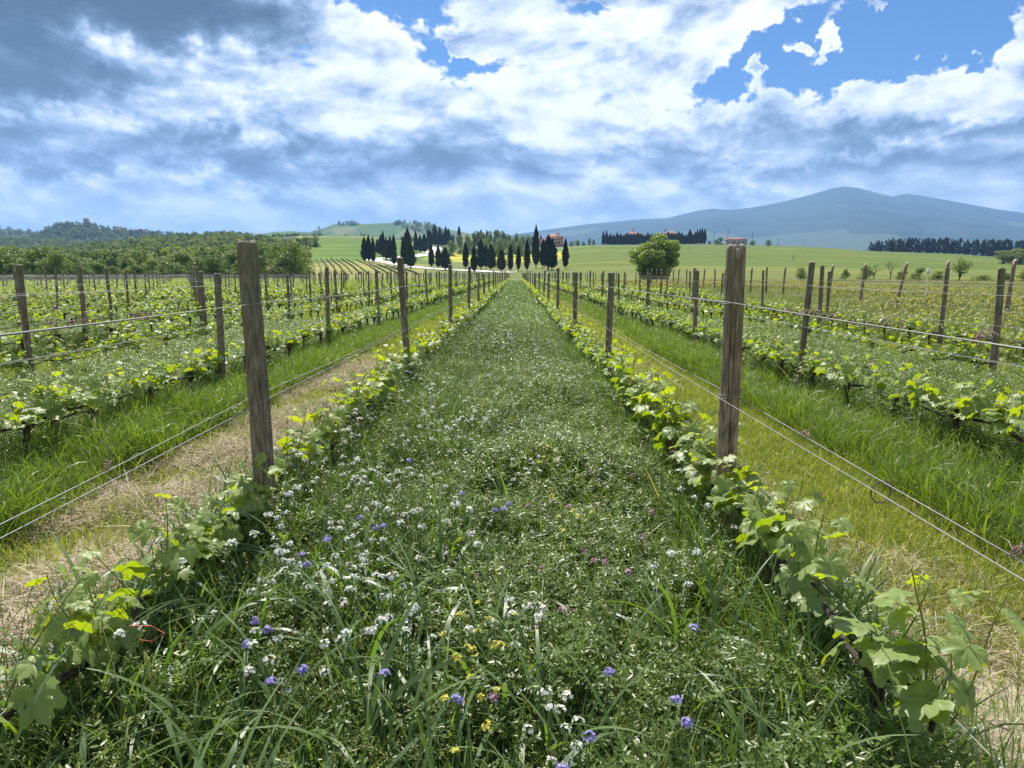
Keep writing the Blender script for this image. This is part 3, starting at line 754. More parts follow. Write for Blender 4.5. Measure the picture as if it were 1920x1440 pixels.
house('farmhouse_annex', 1020, 459, D - 4, 14 * k, 8, 9 * k, 3 * k, 'wall_o', 'roof', 'low ochre wing with terracotta roof left of the farmhouse', -.12, [(2 * k, 5 * k, 2 * k, 2.4 * k)], z=zf)
D = 640; k = D / 1280
house('villa', 1187, 450, D, 30 * k, 12, 9 * k, 5 * k, 'wall_s', 'roof', 'villa with orange tiled roof showing above the dark hedge, left one', 0, [(x * k, 6 * k, 2 * k, 2.5 * k) for x in (-10, -3, 4, 11)], [(0, 3.0)], z=at(1187, 449, D)[2])
house('villa', 1256, 448, D, 34 * k, 12, 9 * k, 6 * k, 'wall_s', 'roofd', 'villa with wide brown roof above the dark hedge, right one', 0, [(x * k, 6 * k, 2 * k, 2.5 * k) for x in (-12, -4, 4, 12)], [(-9 * k, 3.0)], z=at(1256, 449, D)[2])
D = 600; k = D / 1280
house('shed', 1380, 457, D, 33 * k, 9, 7 * k, 3.5 * k, 'wall_b', 'roof', 'long low farm shed with pinkish roof on the ridge', .1, [(x * k, 3.4 * k, 2.4 * k, 3 * k) for x in (-8, 2, 10)], z=at(1380, 457, D)[2], cat='shed', hip=False)

def pole(px, yt, yb, D, label, cross=True):
    a, c = at(px, yt, D), at(px, yb, D); h = a[2] - c[2]
    o = empty('utility_pole', c); tag(o, label, 'utility pole', 'utility poles on the ridge')
    g = Geo(); g.tube([(0, 0, -1), (0, 0, h)], [.22, .15], 7); link('post', g.mesh('post', [M['pole']]), o)
    if cross:
        g = Geo(); g.box((0, -.2, h - .8), (1.2, .1, .12)); ca = link('crossarm', g.mesh('crossarm', [M['pole']]), o)
        for s_ in (-1, 0, 1):
            g = Geo(); g.tube([(s_ * .9, -.2, h - .7), (s_ * .9, -.2, h - .2)], [.1, .06], 6); link('insulator', g.mesh('insulator', [M['pole']]), ca)
pole(1338, 434, 456, 600, 'wooden utility pole left of the low shed on the ridge')
pole(1364, 430, 456, 590, 'tall wooden utility pole with crossarm at the left end of the shed')
pole(1410, 437, 459, 590, 'wooden utility pole just right of the low shed on the ridge')
pole(1458, 446, 462, 590, 'short utility pole standing alone on the ridge, rightmost', True)
pole(1293, 463, 480, 420, 'thin bare pole in the green field left of the right near post', False)
pole(1487, 478, 497, 300, 'thin bare pole in the green field right of the right near post', False)

# ------------------------------------------------------------------ individual broad trees
TV = [broad_tree('broad', 40 + i, 8, 8, 3000, .34, 'tree', .04, 20, split=True) for i in range(4)]
TP = [broad_tree('broad_pale', 60 + i, 8, 8, 3000, .32, 'treep', .02, 20, split=True) for i in range(4)]
def tree_at(px, yt, yb, wpx, D, kit, label, cat='tree', group=None, name='broad_tree', k=None):
    k = rs.randint(len(kit)) if k is None else k
    X = ray(px, yb)[0] * D; zg = float(ground_z(X, D)) - .15; zt = at(px, yt, D)[2]
    h = max(zt - zg, 1.2); s = wpx * D / 1280 / 7.4
    return place_two(name, [('crown', kit[k][0]), ('trunk', kit[k][1])], (X, D, zg), (s, s, h / 7.6), label, cat, group, rs.uniform(0, 6))
# the big round tree behind the right near post
def round_tree(seed, h, w, n, size, mat):
    r_ = np.random.RandomState(seed); L = []
    for i in range(46):
        d = r_.randn(3); d /= np.linalg.norm(d); d[2] = d[2] * .9
        q = r_.uniform(.7, 1.12); s = w * r_.uniform(.09, .17)
        L.append((d[0] * w * .36 * q, d[1] * w * .36 * q, h * .50 + d[2] * h * .37 * q, s, s, s * .85))
    L.append((0, 0, h * .5, w * .33, w * .33, h * .34))
    g = Geo(); crown_cards(g, L, n, size, seed); t = Geo(); t.tube([(0, 0, -.3), (.1, 0, h * .25), (0, .1, h * .6)], [w * .05, w * .04, w * .015], 8, lump=.1)
    return g.mesh('round_crown', [M[mat]]), t.mesh('round_trunk', [M['tbark']])
M['treeb'] = m_leaf('bright_tree_leaf', [(0, (.12, .18, .03)), (.6, (.20, .27, .05)), (1, (.30, .36, .08))], .4, (1.2, 1.25, .4), .5, .3)
LT = round_tree(77, 8, 8, 15000, .27, 'treeb')
tree_at(1228, 440, 512, 92, 128, [LT], 'big round bright green tree standing left of the right near post', name='round_tree')
lx = [(-30, 462, 75), (5, 466, 60), (38, 462, 62), (72, 464, 66), (104, 470, 50), (132, 478, 52), (160, 484, 46), (188, 492, 44), (214, 499, 34), (238, 503, 30), (262, 497, 36),
      (286, 486, 44), (312, 480, 46), (342, 471, 66), (374, 482, 44), (402, 478, 54), (430, 470, 58), (466, 462, 60), (498, 455, 58), (524, 458, 56), (548, 452, 60), (566, 468, 40), (330, 494, 40), (90, 490, 50), (455, 486, 46), (520, 486, 50), (20, 492, 50), (160, 502, 30)]
lx.sort()
for i, (px, yt, wp) in enumerate(lx):
    D = rs.uniform(126, 172) if yt < 485 else rs.uniform(122, 130)
    pale = (i % 3 != 1)
    tree_at(px, yt, 518, wp * 1.2, D, TP if pale else TV, '%s bushy tree on the left vineyard edge, %s from the left' % ('olive green' if pale else 'dark green', ordw(i + 1)), group='trees along the left edge of the vineyard')
for i, (px, yt, wp, yb, lab) in enumerate([
        (592, 442, 26, 463, 'small dark round tree standing free at the edge of the green field'), (574, 444, 30, 466, 'dark round tree hugging the corner of the wood beside the green field'), (560, 446, 30, 470, 'dark tree just inside the corner of the wood by the green field')]):
    p = gpix(px, yb); tree_at(px, yt, yb, wp, p[1], TV, lab, group='trees at the corner of the wood')
for i, (px, yt, wp) in enumerate([(848, 452, 16), (878, 440, 14), (890, 434, 12), (905, 436, 14), (918, 434, 14), (932, 431, 17), (945, 434, 14), (955, 440, 14), (968, 438, 12), (978, 441, 14), (990, 440, 14), (862, 441, 14), (908, 449, 18), (938, 448, 18), (958, 450, 16), (975, 450, 14)]):
    tree_at(px, yt, 464, wp * 1.6, 470 if yt < 445 else 440, TP if i % 2 else TV, '%s tree behind the yellow field, %s of the row counted from the cypresses' % ('pale' if i % 2 else 'dark', ordw(i + 1)), group='trees behind the yellow field')
for i, (px, yt, wp) in enumerate([(1072, 452, 12), (1082, 450, 12), (1094, 453, 10), (1105, 447, 9), (1113, 449, 8), (1350, 445, 15), (1343, 449, 10), (1412, 451, 16), (1441, 450, 15), (1330, 451, 9)]):
    p = at(px, 458, 600)
    tree_at(px, yt, 458, wp, 598, TV, 'small dark bush on the ridge line, %s from the left' % ordw(i + 1), 'bush', 'bushes on the ridge line', 'bush')
# hedge of dark conifers in front of the villas
hx = [(1131, 433, 'slim'), (1137, 432, 'slim')] + [(1144 + 6.4 * i, 438 + 2.2 * math.sin(i * 2.1) - (2 if 15 < i < 22 else 0), 'mid') for i in range(25)] + [(1293, 430, 'mid'), (1303, 434, 'slim'), (1307, 430, 'slim'), (1312, 428, 'slim'), (1316, 427, 'slim'), (1321, 428, 'slim')]
for i, (px, yt, kd) in enumerate(hx):
    D = 606; X = ray(px, 456)[0] * D; zg = float(ground_z(X, D)) - .3; zt = at(px, yt, D)[2]
    c_, t_ = CYP[kd][i % 5]; s = {'slim': 6, 'mid': 10}[kd] * D / 1280 / {'slim': 1.75, 'mid': 2.7}[kd]
    place_two('conifer', [('crown', c_), ('trunk', t_)], (X, D, zg), (s, s, max(zt - zg, 4) / 12), 'dark conifer in the hedge before the villas, %s from the left' % ordw(i + 1), 'conifer', 'conifers before the villas')
# pine wood on the right
def pine(seed):
    r_ = np.random.RandomState(seed); L = []
    for i in range(13):
        zz = .1 + .88 * (i + .5) / 13; a = r_.uniform(0, 6.283); q = r_.uniform(0, 1.7) * (1.2 - zz)
        s = r_.uniform(1.0, 1.9) * (1.25 - zz * .6)
        L.append((q * math.cos(a) * 1.5, q * math.sin(a) * 1.5, 12 * zz, s, s, s * .8))
    g = Geo(); crown_cards(g, L, 1300, .6, seed); t = Geo(); t.tube([(0, 0, -.5), (.1, 0, 5), (0, .1, 10.5)], [.26, .2, .08], 6, lump=.1)
    return g.mesh('pine_crown', [M['pine']]), t.mesh('pine_trunk', [M['tbark']])
PN = [pine(200 + i) for i in range(5)]
pn = 58
for i in range(pn):
    px = 1632 + i * 5.6 + rs.uniform(-2, 2); yb = np.interp(px, [1625, 1700, 1760, 1850, 1920, 1960], [472, 473, 475, 481, 487, 490])
    yt = np.interp(px, [1625, 1650, 1680, 1760, 1800, 1920, 1960], [457, 450, 446, 447, 450, 451, 452]) + rs.uniform(-2.5, 3)
    D = rs.uniform(585, 600); X = ray(px, yb)[0] * D; zg = float(ground_z(X, D)) - .3; zt = at(px, yt, D)[2]; sc_ = (zt - zg) / 11.7
    c_, t_ = PN[i % 5]
    place_two('pine_tree', [('crown', c_), ('trunk', t_)], (X, D, zg), (sc_ * .9, sc_ * .9, sc_), 'dark pine in the wood on the right ridge, %s from its left end' % ordw(i + 1), 'pine', 'pines of the wood on the right ridge', rs.uniform(0, 6))
for i, (px, yt, wp, yb, lab) in enumerate([(1880, 470, 50, 497, 'broad pale bush below the pines, leftmost of three'), (1912, 466, 56, 499, 'broad pale bush below the pines, middle of three'), (1945, 470, 50, 501, 'broad pale bush below the pines at the picture edge')]):
    tree_at(px, yt, yb, wp, 330, TP, lab, 'bush', 'bushes below the pines', 'bush')
# meadow edge trees and bushes behind the fence
TT = broad_tree('thin', 91, 8, 7, 1100, .3, 'treep', .25, 13, split=True)
tree_at(1798, 481, 531, 50, 106, [TT], 'small thinly leaved tree behind the leaning fence stakes', name='small_tree')
for (px, yt, wp, lab) in [(1500, 502, 26, 'grey green bush behind the wire fence near the slanted stake'), (1584, 505, 18, 'low dark bush between two fence stakes in the meadow'), (1622, 498, 34, 'grey bush between leaning fence stakes, beside a bare sapling'),
                          (1690, 508, 34, 'round grey green bush left of the most slanted stake'), (1722, 502, 30, 'grey green bush right of the most slanted stake'), (1760, 508, 36, 'bushy grey shrub left of the thinly leaved tree'),
                          (1845, 516, 50, 'low spreading dark bush right of the thinly leaved tree'), (1890, 512, 26, 'round dark bush near the right edge of the meadow'), (1920, 506, 30, 'grey bush cut by the right edge of the picture')]:
    tree_at(px, yt, 530, wp, rs.uniform(100, 112), TP if 'grey' in lab else TV, lab, 'bush', None, 'bush')
def bare_tree(px, yt, D, lab, seed):
    r_ = np.random.RandomState(seed); X = ray(px, 520)[0] * D; h = at(px, yt, D)[2]
    g = Geo()
    def br(p, d, l, r, lev):
        q = p + d * l; g.tube([p, p + d * l * .5 + r_.uniform(-.04, .04, 3) * l, q], [r, r * .8, r * .6], 5)
        if lev:
            for _ in range(3):
                nd = d + r_.uniform(-.75, .75, 3); nd[2] = abs(nd[2]); nd /= np.linalg.norm(nd); br(q, nd, l * .68, r * .55, lev - 1)
    br(np.array((0, 0, -.1)), np.array((0.05, 0, 1.0)), h * .42, .09, 4)
    o = empty('bare_sapling', (X, D, 0)); tag(o, lab, 'sapling', 'bare saplings behind the fence'); link('branches', g.mesh('branches', [M['tbark']]), o)
bare_tree(1638, 497, 104, 'bare branched sapling beside the grey bush behind the fence', 1)
bare_tree(1669, 492, 104, 'bare forked sapling standing alone left of the most slanted stake', 2)

# ------------------------------------------------------------------ far woods (one mass each)
WT = [broad_tree('wood_proto', 300 + i, 7.5, 7.5, 420, .62, 'wood_l', .05, 9) for i in range(6)]
def in_wood(X, Y):
    px, py, _ = proj(X, Y, np.zeros_like(X))
    lim = np.interp(Y, [120, 250, 330, 450, 600, 640], [566, 572, 560, 500, 425, 415])
    return px < lim
Xc = rs.uniform(-620, 0, 14000); Yc = rs.uniform(178, 640, 14000)
k = in_wood(Xc, Yc) & (proj(Xc, Yc, 0 * Xc)[0] > -160); Xc, Yc = Xc[k], Yc[k]
k = np.arange(len(Xc)) < 5200; Xc, Yc = Xc[k], Yc[k]
n = len(Xc)
scatter('hillside_wood', np.stack((Xc, Yc, ground_z(Xc, Yc) - .5), 1), WT, 'dense mixed green wood covering the rise on the left', 'wood', rs.uniform(.45, 1.2, n))
Xc = rs.uniform(-1150, -300, 9000); Yc = rs.uniform(720, 1350, 9000); px = proj(Xc, Yc, 0 * Xc)[0]; k = (px > -150) & (px < 330); Xc, Yc = Xc[k], Yc[k]
scatter('far_wood', np.stack((Xc, Yc, ground_z(Xc, Yc) - .5), 1), WT, 'blue green far wood between the left rise and the tower hill', 'wood', rs.uniform(.9, 1.5, len(Xc)))
def on_ridge(R, n, sel=None):
    X, Y, Z = R; i = rs.randint(0, X.shape[0], n); j = rs.randint(0, X.shape[1], n)
    P = np.stack((X[i, j], Y[i, j], Z[i, j] - .5), 1) + np.concatenate((rs.uniform(-3, 3, (n, 2)), np.zeros((n, 1))), 1)
    if sel is not None: P = P[sel(P)]
    return P
P = on_ridge(TOWERH, 5200); scatter('tower_hill_wood', P, WT, 'dark wood covering the hill under the tower', 'wood', rs.uniform(.9, 1.5, len(P)))
P = on_ridge(RIDGEL, 3500); scatter('ridge_wood', P, WT, 'dark wood along the distant left ridge', 'wood', rs.uniform(1.0, 1.7, len(P)))
def hs(P):
    px = proj(P[:, 0], P[:, 1], P[:, 2])[0]
    f_ = np.sin(P[:, 0] * .021 + 1) + np.sin(P[:, 1] * .03 + P[:, 0] * .013)
    return ((f_ > .55) & (px > 670)) | (px < 600) & (f_ > .2)
P = on_ridge(HILL, 5200, hs); scatter('hedgerow', P, WT, 'dark hedgerows and copses over the distant cultivated hill', 'hedgerow', rs.uniform(1.0, 1.9, len(P)))
for i, (px, yt) in enumerate([(636, 414), (643, 416), (649, 414), (655, 414), (660, 413), (665, 414), (670, 417)]):
    Dd = 2090; b0 = at(px, 421, Dd); h = at(px, yt, Dd)[2] - b0[2] + 5
    place_two('hilltop_tree', [('crown', TV[i % 4][0]), ('trunk', TV[i % 4][1])], (b0[0], Dd, b0[2] - 5), (1.6, 1.6, h / 7.6), 'tree on top of the distant cultivated hill, %s from the left' % ordw(i + 1), 'tree', 'trees on the distant hill top')
P = []
for px in np.arange(432, 560, 2.0):                          # hedge line on the crest of the field
    if rs.rand() < .75: P.append(gpt(px + rs.uniform(-1, 1), 606))
for px in np.arange(560, 880, 2.5):
    if rs.rand() < .22: P.append(gpt(px, 606))
P = np.array(P); scatter('crest_hedge', P, WT, 'broken dark hedge along the crest of the left field', 'hedge', rs.uniform(.25, .55, len(P)))
# tower and village on the hill
D = 1490; c = at(163, 421, D); k = D / 1280
o = empty('stone_tower', c); tag(o, 'square stone tower on top of the distant wooded hill', 'tower')
g = Geo(); g.box((0, 0, 5.0 * k), (3.6 * k, 3.6 * k, 5.6 * k)); link('wall', g.mesh('wall', [M['wall_s']]), o)
g = Geo()
for s_ in (-1, 0, 1):
    for q in (-1, 1): g.box((s_ * 2.7 * k, q * 3.3 * k, 10.9 * k), (.8 * k, .3 * k, .35 * k))
link('battlement', g.mesh('battlement', [M['wall_s']]), o)
for zz in (4, 7.5):
    g = Geo(); g.box((0, -3.62 * k, zz * k), (.35 * k, .1, .6 * k)); link('window', g.mesh('window', [M['shut']]), o)
for i, (px, py, w, h) in enumerate([(222, 431, 6, 3.5), (230, 430, 5, 5), (246, 432, 6, 3.5), (256, 433, 8, 4), (264, 432, 7, 5), (273, 435, 7, 3)]):
    house('village_house', px, py, D, w * k, 9, h * k * .8, 1.6 * k, 'wall_s', 'roofd', 'small stone village house on the tower hill, %s from the left' % ordw(i + 1), rs.uniform(-.4, .4), [(0, h * k * .45, 1.2, 1.6)], z=at(px, py + 2, D)[2], cat='house')

# ------------------------------------------------------------------ vineyard posts
ROWNAME = {}
for k in range(26): ROWNAME[round(-1.25 - 2.3 * k, 2)] = 'left of the flowery strip'
def rowlabel(x):
    if x < 0:
        k = int(round((-1.25 - x) / 2.3)); return '%s row left of the flowery strip' % ordw(k + 1)
    k = int(round((x - 1.05) / 2.3)); return '%s row right of the flowery strip' % ordw(k + 1)
def post_meshes(seed, h=1.98, r0=.040, r1=.036, mat='post', k=14, cut=False):
    r_ = np.random.RandomState(seed)
    g = Geo(); zs = np.concatenate((np.linspace(-.35, h - .025, 16), [h - .008, h]))
    an = np.arange(k) * 2 * np.pi / k
    flute = 1 + .03 * r_.uniform(-1, 1, k) + .02 * np.sin(an * 2 + seed)
    bend = r_.uniform(-.008, .008, 2)
    V = []
    for i, z in enumerate(zs):
        r = r0 + (r1 - r0) * z / h
        if i == len(zs) - 2: r *= .97
        if i == len(zs) - 1: r *= .84
        rr = r * (flute + .010 * r_.uniform(-1, 1, k))
        b_ = bend * math.sin(z / h * 3.1)
        V.append(np.stack((rr * np.cos(an) + b_[0], rr * np.sin(an) + b_[1], np.full(k, z) + (0.006 * r_.uniform(-1, 1, k) if i > len(zs) - 3 else 0)), 1))
    V = np.array(V); n = len(zs)
    i = np.arange(n - 1)[:, None] * k; j = np.arange(k)[None]; j2 = (j + 1) % k
    F = np.stack((i + j, i + j2, i + k + j2, i + k + j), -1).reshape(-1, 4)
    if cut:
        V[-2:, :, 2] += (V[-2:, :, 0] / r1) * .05
    top = V[-1]; c = top.mean(0)
    if cut: c[2] += .0
    VV = np.vstack((V.reshape(-1, 3), c[None])); T = np.array([((n - 1) * k + a, (n - 1) * k + (a + 1) % k, n * k) for a in range(k)])
    me = mesh_np('post', VV, [F, T], [M[mat], M['posttop']], None, np.concatenate((np.zeros(len(F) - k), np.ones(k), np.ones(k))), smooth=False)
    me.polygons.foreach_set('use_smooth', np.concatenate((np.ones(len(F) - k, bool), np.zeros(2 * k, bool)))); return me
PM = [post_meshes(500 + i, 1.59) for i in range(7)]
posts = []
for x in ROWS:
    for k in range(25):
        y = 3.26 + 4.8 * k if x < 0 else 3.33 + 4.72 * k
        posts.append((x, y, k))
PA = np.array([(p[0], p[1], 1.0) for p in posts]); vis = inview(PA, 20)
cand = [p for p, v in zip(posts, vis) if v]
cand.sort(key=lambda p: math.hypot(p[0], p[1]))
near, farp = cand[:290], cand[290:]
jit = {}
for (x, y, k) in cand: jit[(x, y)] = (rs.uniform(-.03, .03), rs.uniform(-.06, .06), rs.uniform(-.035, .035), rs.uniform(-.035, .035), rs.uniform(.94, 1.06), rs.uniform(.92, 1.1))
for (x, y, k) in near:
    jx, jy, tx, ty, sz, sw = jit[(x, y)]
    lab = 'round wooden post, %s from the front in the %s' % (ordw(k + 1), rowlabel(x))
    if k == 0 and x == -1.25:
        me = post_meshes(601, 1.65, .054, .0465, 'post', 28); lab = 'thick grey brown post in the left foreground, widest post left of the flowery strip'; jx = jy = ty = tx = 0; ty = -.010; sz = sw = 1
    elif k == 0 and x == 1.05:
        me = post_meshes(602, 1.635, .052, .0455, 'postr', 28); lab = 'thick warm brown grained post in the right foreground with a chipped top'; jx = jy = tx = ty = 0; sz = sw = 1
    else: me = PM[rs.randint(len(PM))]
    o = link('vineyard_post', me, None, (x + jx, y + jy, 0), (tx, ty, 0 if k == 0 else rs.uniform(0, 6)))
    o.scale = (sw, sw, sz); tag(o, lab, 'post', 'wooden posts of the vine rows')
    if k == 0 and x == 1.05:
        for zt_ in (.90, .915, 1.36):
            g = Geo(); a = np.linspace(0, 6.5, 30); g.tube(np.stack((.0515 * np.cos(a), .0515 * np.sin(a), zt_ + .004 * np.sin(a * 1.5)), 1), .0014, 4); link('wire_tie', g.mesh('wire_tie', [M['wire']]), o)
        g = Geo(); g.box((-.004, -.0455, 1.592), (.010, .003, .026)); link('chip', g.mesh('chip', [M['posttop']]), o)
PF = np.array([(p[0], p[1], 0) for p in farp])
scatter('far_vineyard_posts', PF, PM, 'hundreds of small wooden posts in the far part of the vine rows', 'posts', np.stack((np.full(len(PF), 1.0),) * 3, 1) * rs.uniform(.95, 1.05, (len(PF), 1)))

# stakes of the wire fence beyond the last row
ST = [post_meshes(700 + i, 1.85, .060, .052, 'stake', 7, cut=True) for i in range(4)]
fst = [(1897, 487, 612, .10), (1773, 490, 607, .05), (1694, 490, 607, .22), (1617, 495, 592, .05), (1559, 497, 578, .09), (1517, 498, 570, .02), (1470, 500, 562, .03), (1435, 499, 556, -.03), (1409, 501, 552, .03), (1384, 502, 549, 0), (1360, 503, 547, .04),
       (1340, 503, 545, 0), (1320, 503, 543, .03), (1303, 504, 541, -.03), (1287, 504, 540, 0), (1273, 504, 538, .05), (1262, 504, 537, 0), (1251, 504, 536, .03), (1240, 505, 535, 0), (1231, 505, 534, 0), (1222, 505, 533, .03), (1214, 505, 532, 0)]
for i, (px, yt, yb, ln) in enumerate(fst):
    u = ray(px - ln * 60, 540)[0]; Y = FENCE_X / u; X = FENCE_X
    h = at(px, yt, Y)[2]
    o = link('fence_stake', ST[i % 4], None, (X, Y, 0), (rs.uniform(-.03, .03), ln, rs.uniform(0, .5))); s = min(1.15, h / 1.85)
    o.scale = (1, 1, s); tag(o, 'split stake with slanted top in the fence beyond the vines, %s from the right' % ordw(i + 1), 'stake', 'stakes of the wire fence')
Y = FENCE_X / ray(1739, 520)[0] * .97
o = empty('marker_stick', (FENCE_X * .97, Y, 0)); tag(o, 'pale marker stick with a small white tag behind a dark vineyard post', 'marker')
g = Geo(); g.tube([(0, 0, -.2), (0, 0, 1.55)], [.022, .02], 7); link('stick', g.mesh('stick', [M['tagw']]), o)
g = Geo(); g.box((0, -.03, 1.58), (.05, .008, .085)); link('tag', g.mesh('tag', [M['tagw']]), o)

# ------------------------------------------------------------------ wires
def wire(x, z, off, label, grp, r=.0022, y0=-1.6, y1=118.5, sag=.012, k=4):
    ys = [y0]; 
    st = 3.26 if x < 0 else 3.33; sp = 4.8 if x < 0 else 4.72
    ys = np.arange(st - sp, y1, sp / 4); ph = rs.uniform(0, 6)
    t = ((ys - (st - sp)) / sp) % 1.0
    zz = z - sag * 4 * t * (1 - t) + .004 * np.sin(ys * .9 + ph)
    if y1 > 100: zz = zz - np.clip((ys - 112) / 8, 0, 1) * .25
    xx = x + off * (1 - .35 * np.sin(np.pi * t)) + .006 * np.sin(ys * .7 + ph * 2)
    g = Geo(); g.tube(np.stack((xx, ys, zz), 1), r, k)
    return tag(link('trellis_wire', g.mesh('trellis_wire', [M['wire']])), label, 'wire', grp)
for x in ROWS:
    rl = rowlabel(x); first = abs(x) < 1.5
    r = .0018 if first else .0017
    for (z, off, nm) in ((1.355, .05, 'top wire, outer strand'), (1.365, -.05, 'top wire, inner strand'), (.895, .05, 'middle wire, outer strand'), (.90, -.05, 'middle wire, inner strand'), (.45, .0, 'low wire carrying the vine canes')):
        if not first and x < -20 and z < 1: continue
        o_ = off if x > 0 else -off
        wire(x, z, o_, '%s, stretched along the %s' % (nm, rl), 'wires of the vine rows', r)
for (z, i) in ((1.25, 1), (.95, 2), (.62, 3)):
    wire(FENCE_X, z, 0, '%s wire from the top of the stake fence beyond the vines' % ordw(i), 'wires of the stake fence', .004, 8, 75, .01)

# dry tendrils, ties and loose wire hanging on the wires
def tendril(x, z, y, n, label, spread=.12, r=.0016, seed=1):
    r_ = np.random.RandomState(seed); g = Geo(); p = None
    pts = [np.array((0, -spread * 1.2, 0.0))]
    tt = np.linspace(0, 1, n * 14)
    a = tt * n * 6.283
    P = np.stack((.010 * np.cos(a) + .006 * np.sin(a * .37), (tt - .5) * 2 * spread, .011 * np.sin(a * 1.03) + .008 * np.sin(a * .21)), 1)
    g.tube(P, r, 4)
    for _ in range(5):
        q = P[r_.randint(len(P))]; d = r_.uniform(-1, 1, 3) * (.008, .025, .012); g.tube([q, q + d + (0, 0, .008), q + d * 2], [r, r * .8, r * .5], 4)
    return tag(link('dry_tendril', g.mesh('dry_tendril', [M['tendril']]), None, (x, y, z)), label, 'tendril', 'dry tendrils curled round the wires')
tendril(-1.30, 1.36, 2.0, 9, 'pale dry tendril wound on the top wires left of the left near post', .12, seed=2)
tendril(-1.29, 1.355, 2.35, 5, 'short dry tendril on the top wires between the left post and its larger curl', .05, seed=3)
tendril(-1.20, 1.355, 4.3, 4, 'small dry tendril on the top wires just right of the left near post', .10, seed=4)
tendril(1.10, 1.352, 2.55, 12, 'long dry tendril wound on the top wires right of the right near post', .28, seed=5)
tendril(1.10, 1.355, 2.05, 5, 'brown dry tendril on the top wires near the second post row at right', .10, seed=6)
tendril(1.10, 1.352, 1.62, 4, 'dark knot of tendril on the top wires by the right picture edge', .03, seed=7)
tendril(1.10, .895, 2.55, 4, 'small dry tendril on the middle wires right of the right near post', .04, seed=8)
tendril(1.10, .90, 1.42, 4, 'dry tie on the middle wires near the right picture edge', .03, seed=9)
tendril(-1.30, .895, 2.1, 3, 'tiny tendril on the middle wire in front of the mown hay', .03, seed=10)
tendril(1.08, .93, 3.28, 4, 'wire tie knotted round the right near post', .02, seed=12)
g = Geo(); a = np.linspace(0, 6.9, 40); g.tube(np.stack((.032 * np.cos(a), .004 * a, .036 * np.sin(a) - .036), 1), .0022, 5)
q = at(1641, 874, 1.95); tag(link('wire_ring', g.mesh('wire_ring', [M['rust']]), None, (1.10, 1.97, .888)), 'small rusty wire ring hanging from the middle wires at right', 'ring')

# ------------------------------------------------------------------ vines
def leaf_outline(nper, serr):
    key = [(0, 1.0), (9, .86), (18, .80), (27, .60), (36, .82), (47, .95), (58, .80), (70, .66), (80, .60), (92, .74), (104, .78), (122, .66), (140, .60), (158, .46), (172, .28), (180, .10)]
    a = np.linspace(0, 180, nper); r = np.interp(a, [k_[0] for k_ in key], [k_[1] for k_ in key])
    r = r * (1 + serr * np.where(np.arange(nper) % 2, -1, 1) * (np.sin(np.radians(a)) * .6 + .4))
    an = np.radians(np.concatenate((a, -a[1:-1][::-1]))); rr = np.concatenate((r, r[1:-1][::-1]))
    return an, rr
def grape_leaf(nper=14, serr=.05, droop=.5, fold=.25, seed=0):
    r_ = np.random.RandomState(seed)
    an, rr = leaf_outline(nper, serr)
    x = np.sin(an) * rr; y = np.cos(an) * rr * 1.0
    z = -droop * (x ** 2 + y ** 2) * .55 + fold * np.abs(x) * .5 + .10 * np.sin(an * 5 + seed) * rr
    mid = .5; xm, ym = x * mid, y * mid; zm = -droop * (xm ** 2 + ym ** 2) * .5 + fold * np.abs(xm) * .5 - .03 * np.cos(an * 5) + .02 * r_.randn(len(an))
    n = len(an)
    V = np.vstack(([(0, 0, 0)], np.stack((xm, ym, zm), 1), np.stack((x, y, z), 1)))
    i = np.arange(n); j = (i + 1) % n
    T = np.stack((np.zeros(n, int), 1 + i, 1 + j), 1)
    Q = np.stack((1 + i, 1 + n + i, 1 + n + j, 1 + j), 1)
    Q2 = np.vstack((Q[:, [0, 1, 2]], Q[:, [0, 2, 3]]))
    return V, np.vstack((T, Q2))
def simple_leaf():
    a = np.radians([0, 40, 75, 120, 180, 240, 285, 320]); r = np.array([1, .75, .9, .6, .25, .6, .9, .75])
    x, y = np.sin(a) * r, np.cos(a) * r; z = -.35 * (x * x + y * y)
    V = np.vstack(([(0, 0, 0)], np.stack((x, y, z), 1))); i = np.arange(8)
    return V, np.stack((np.zeros(8, int), 1 + i, 1 + (i + 1) % 8), 1)
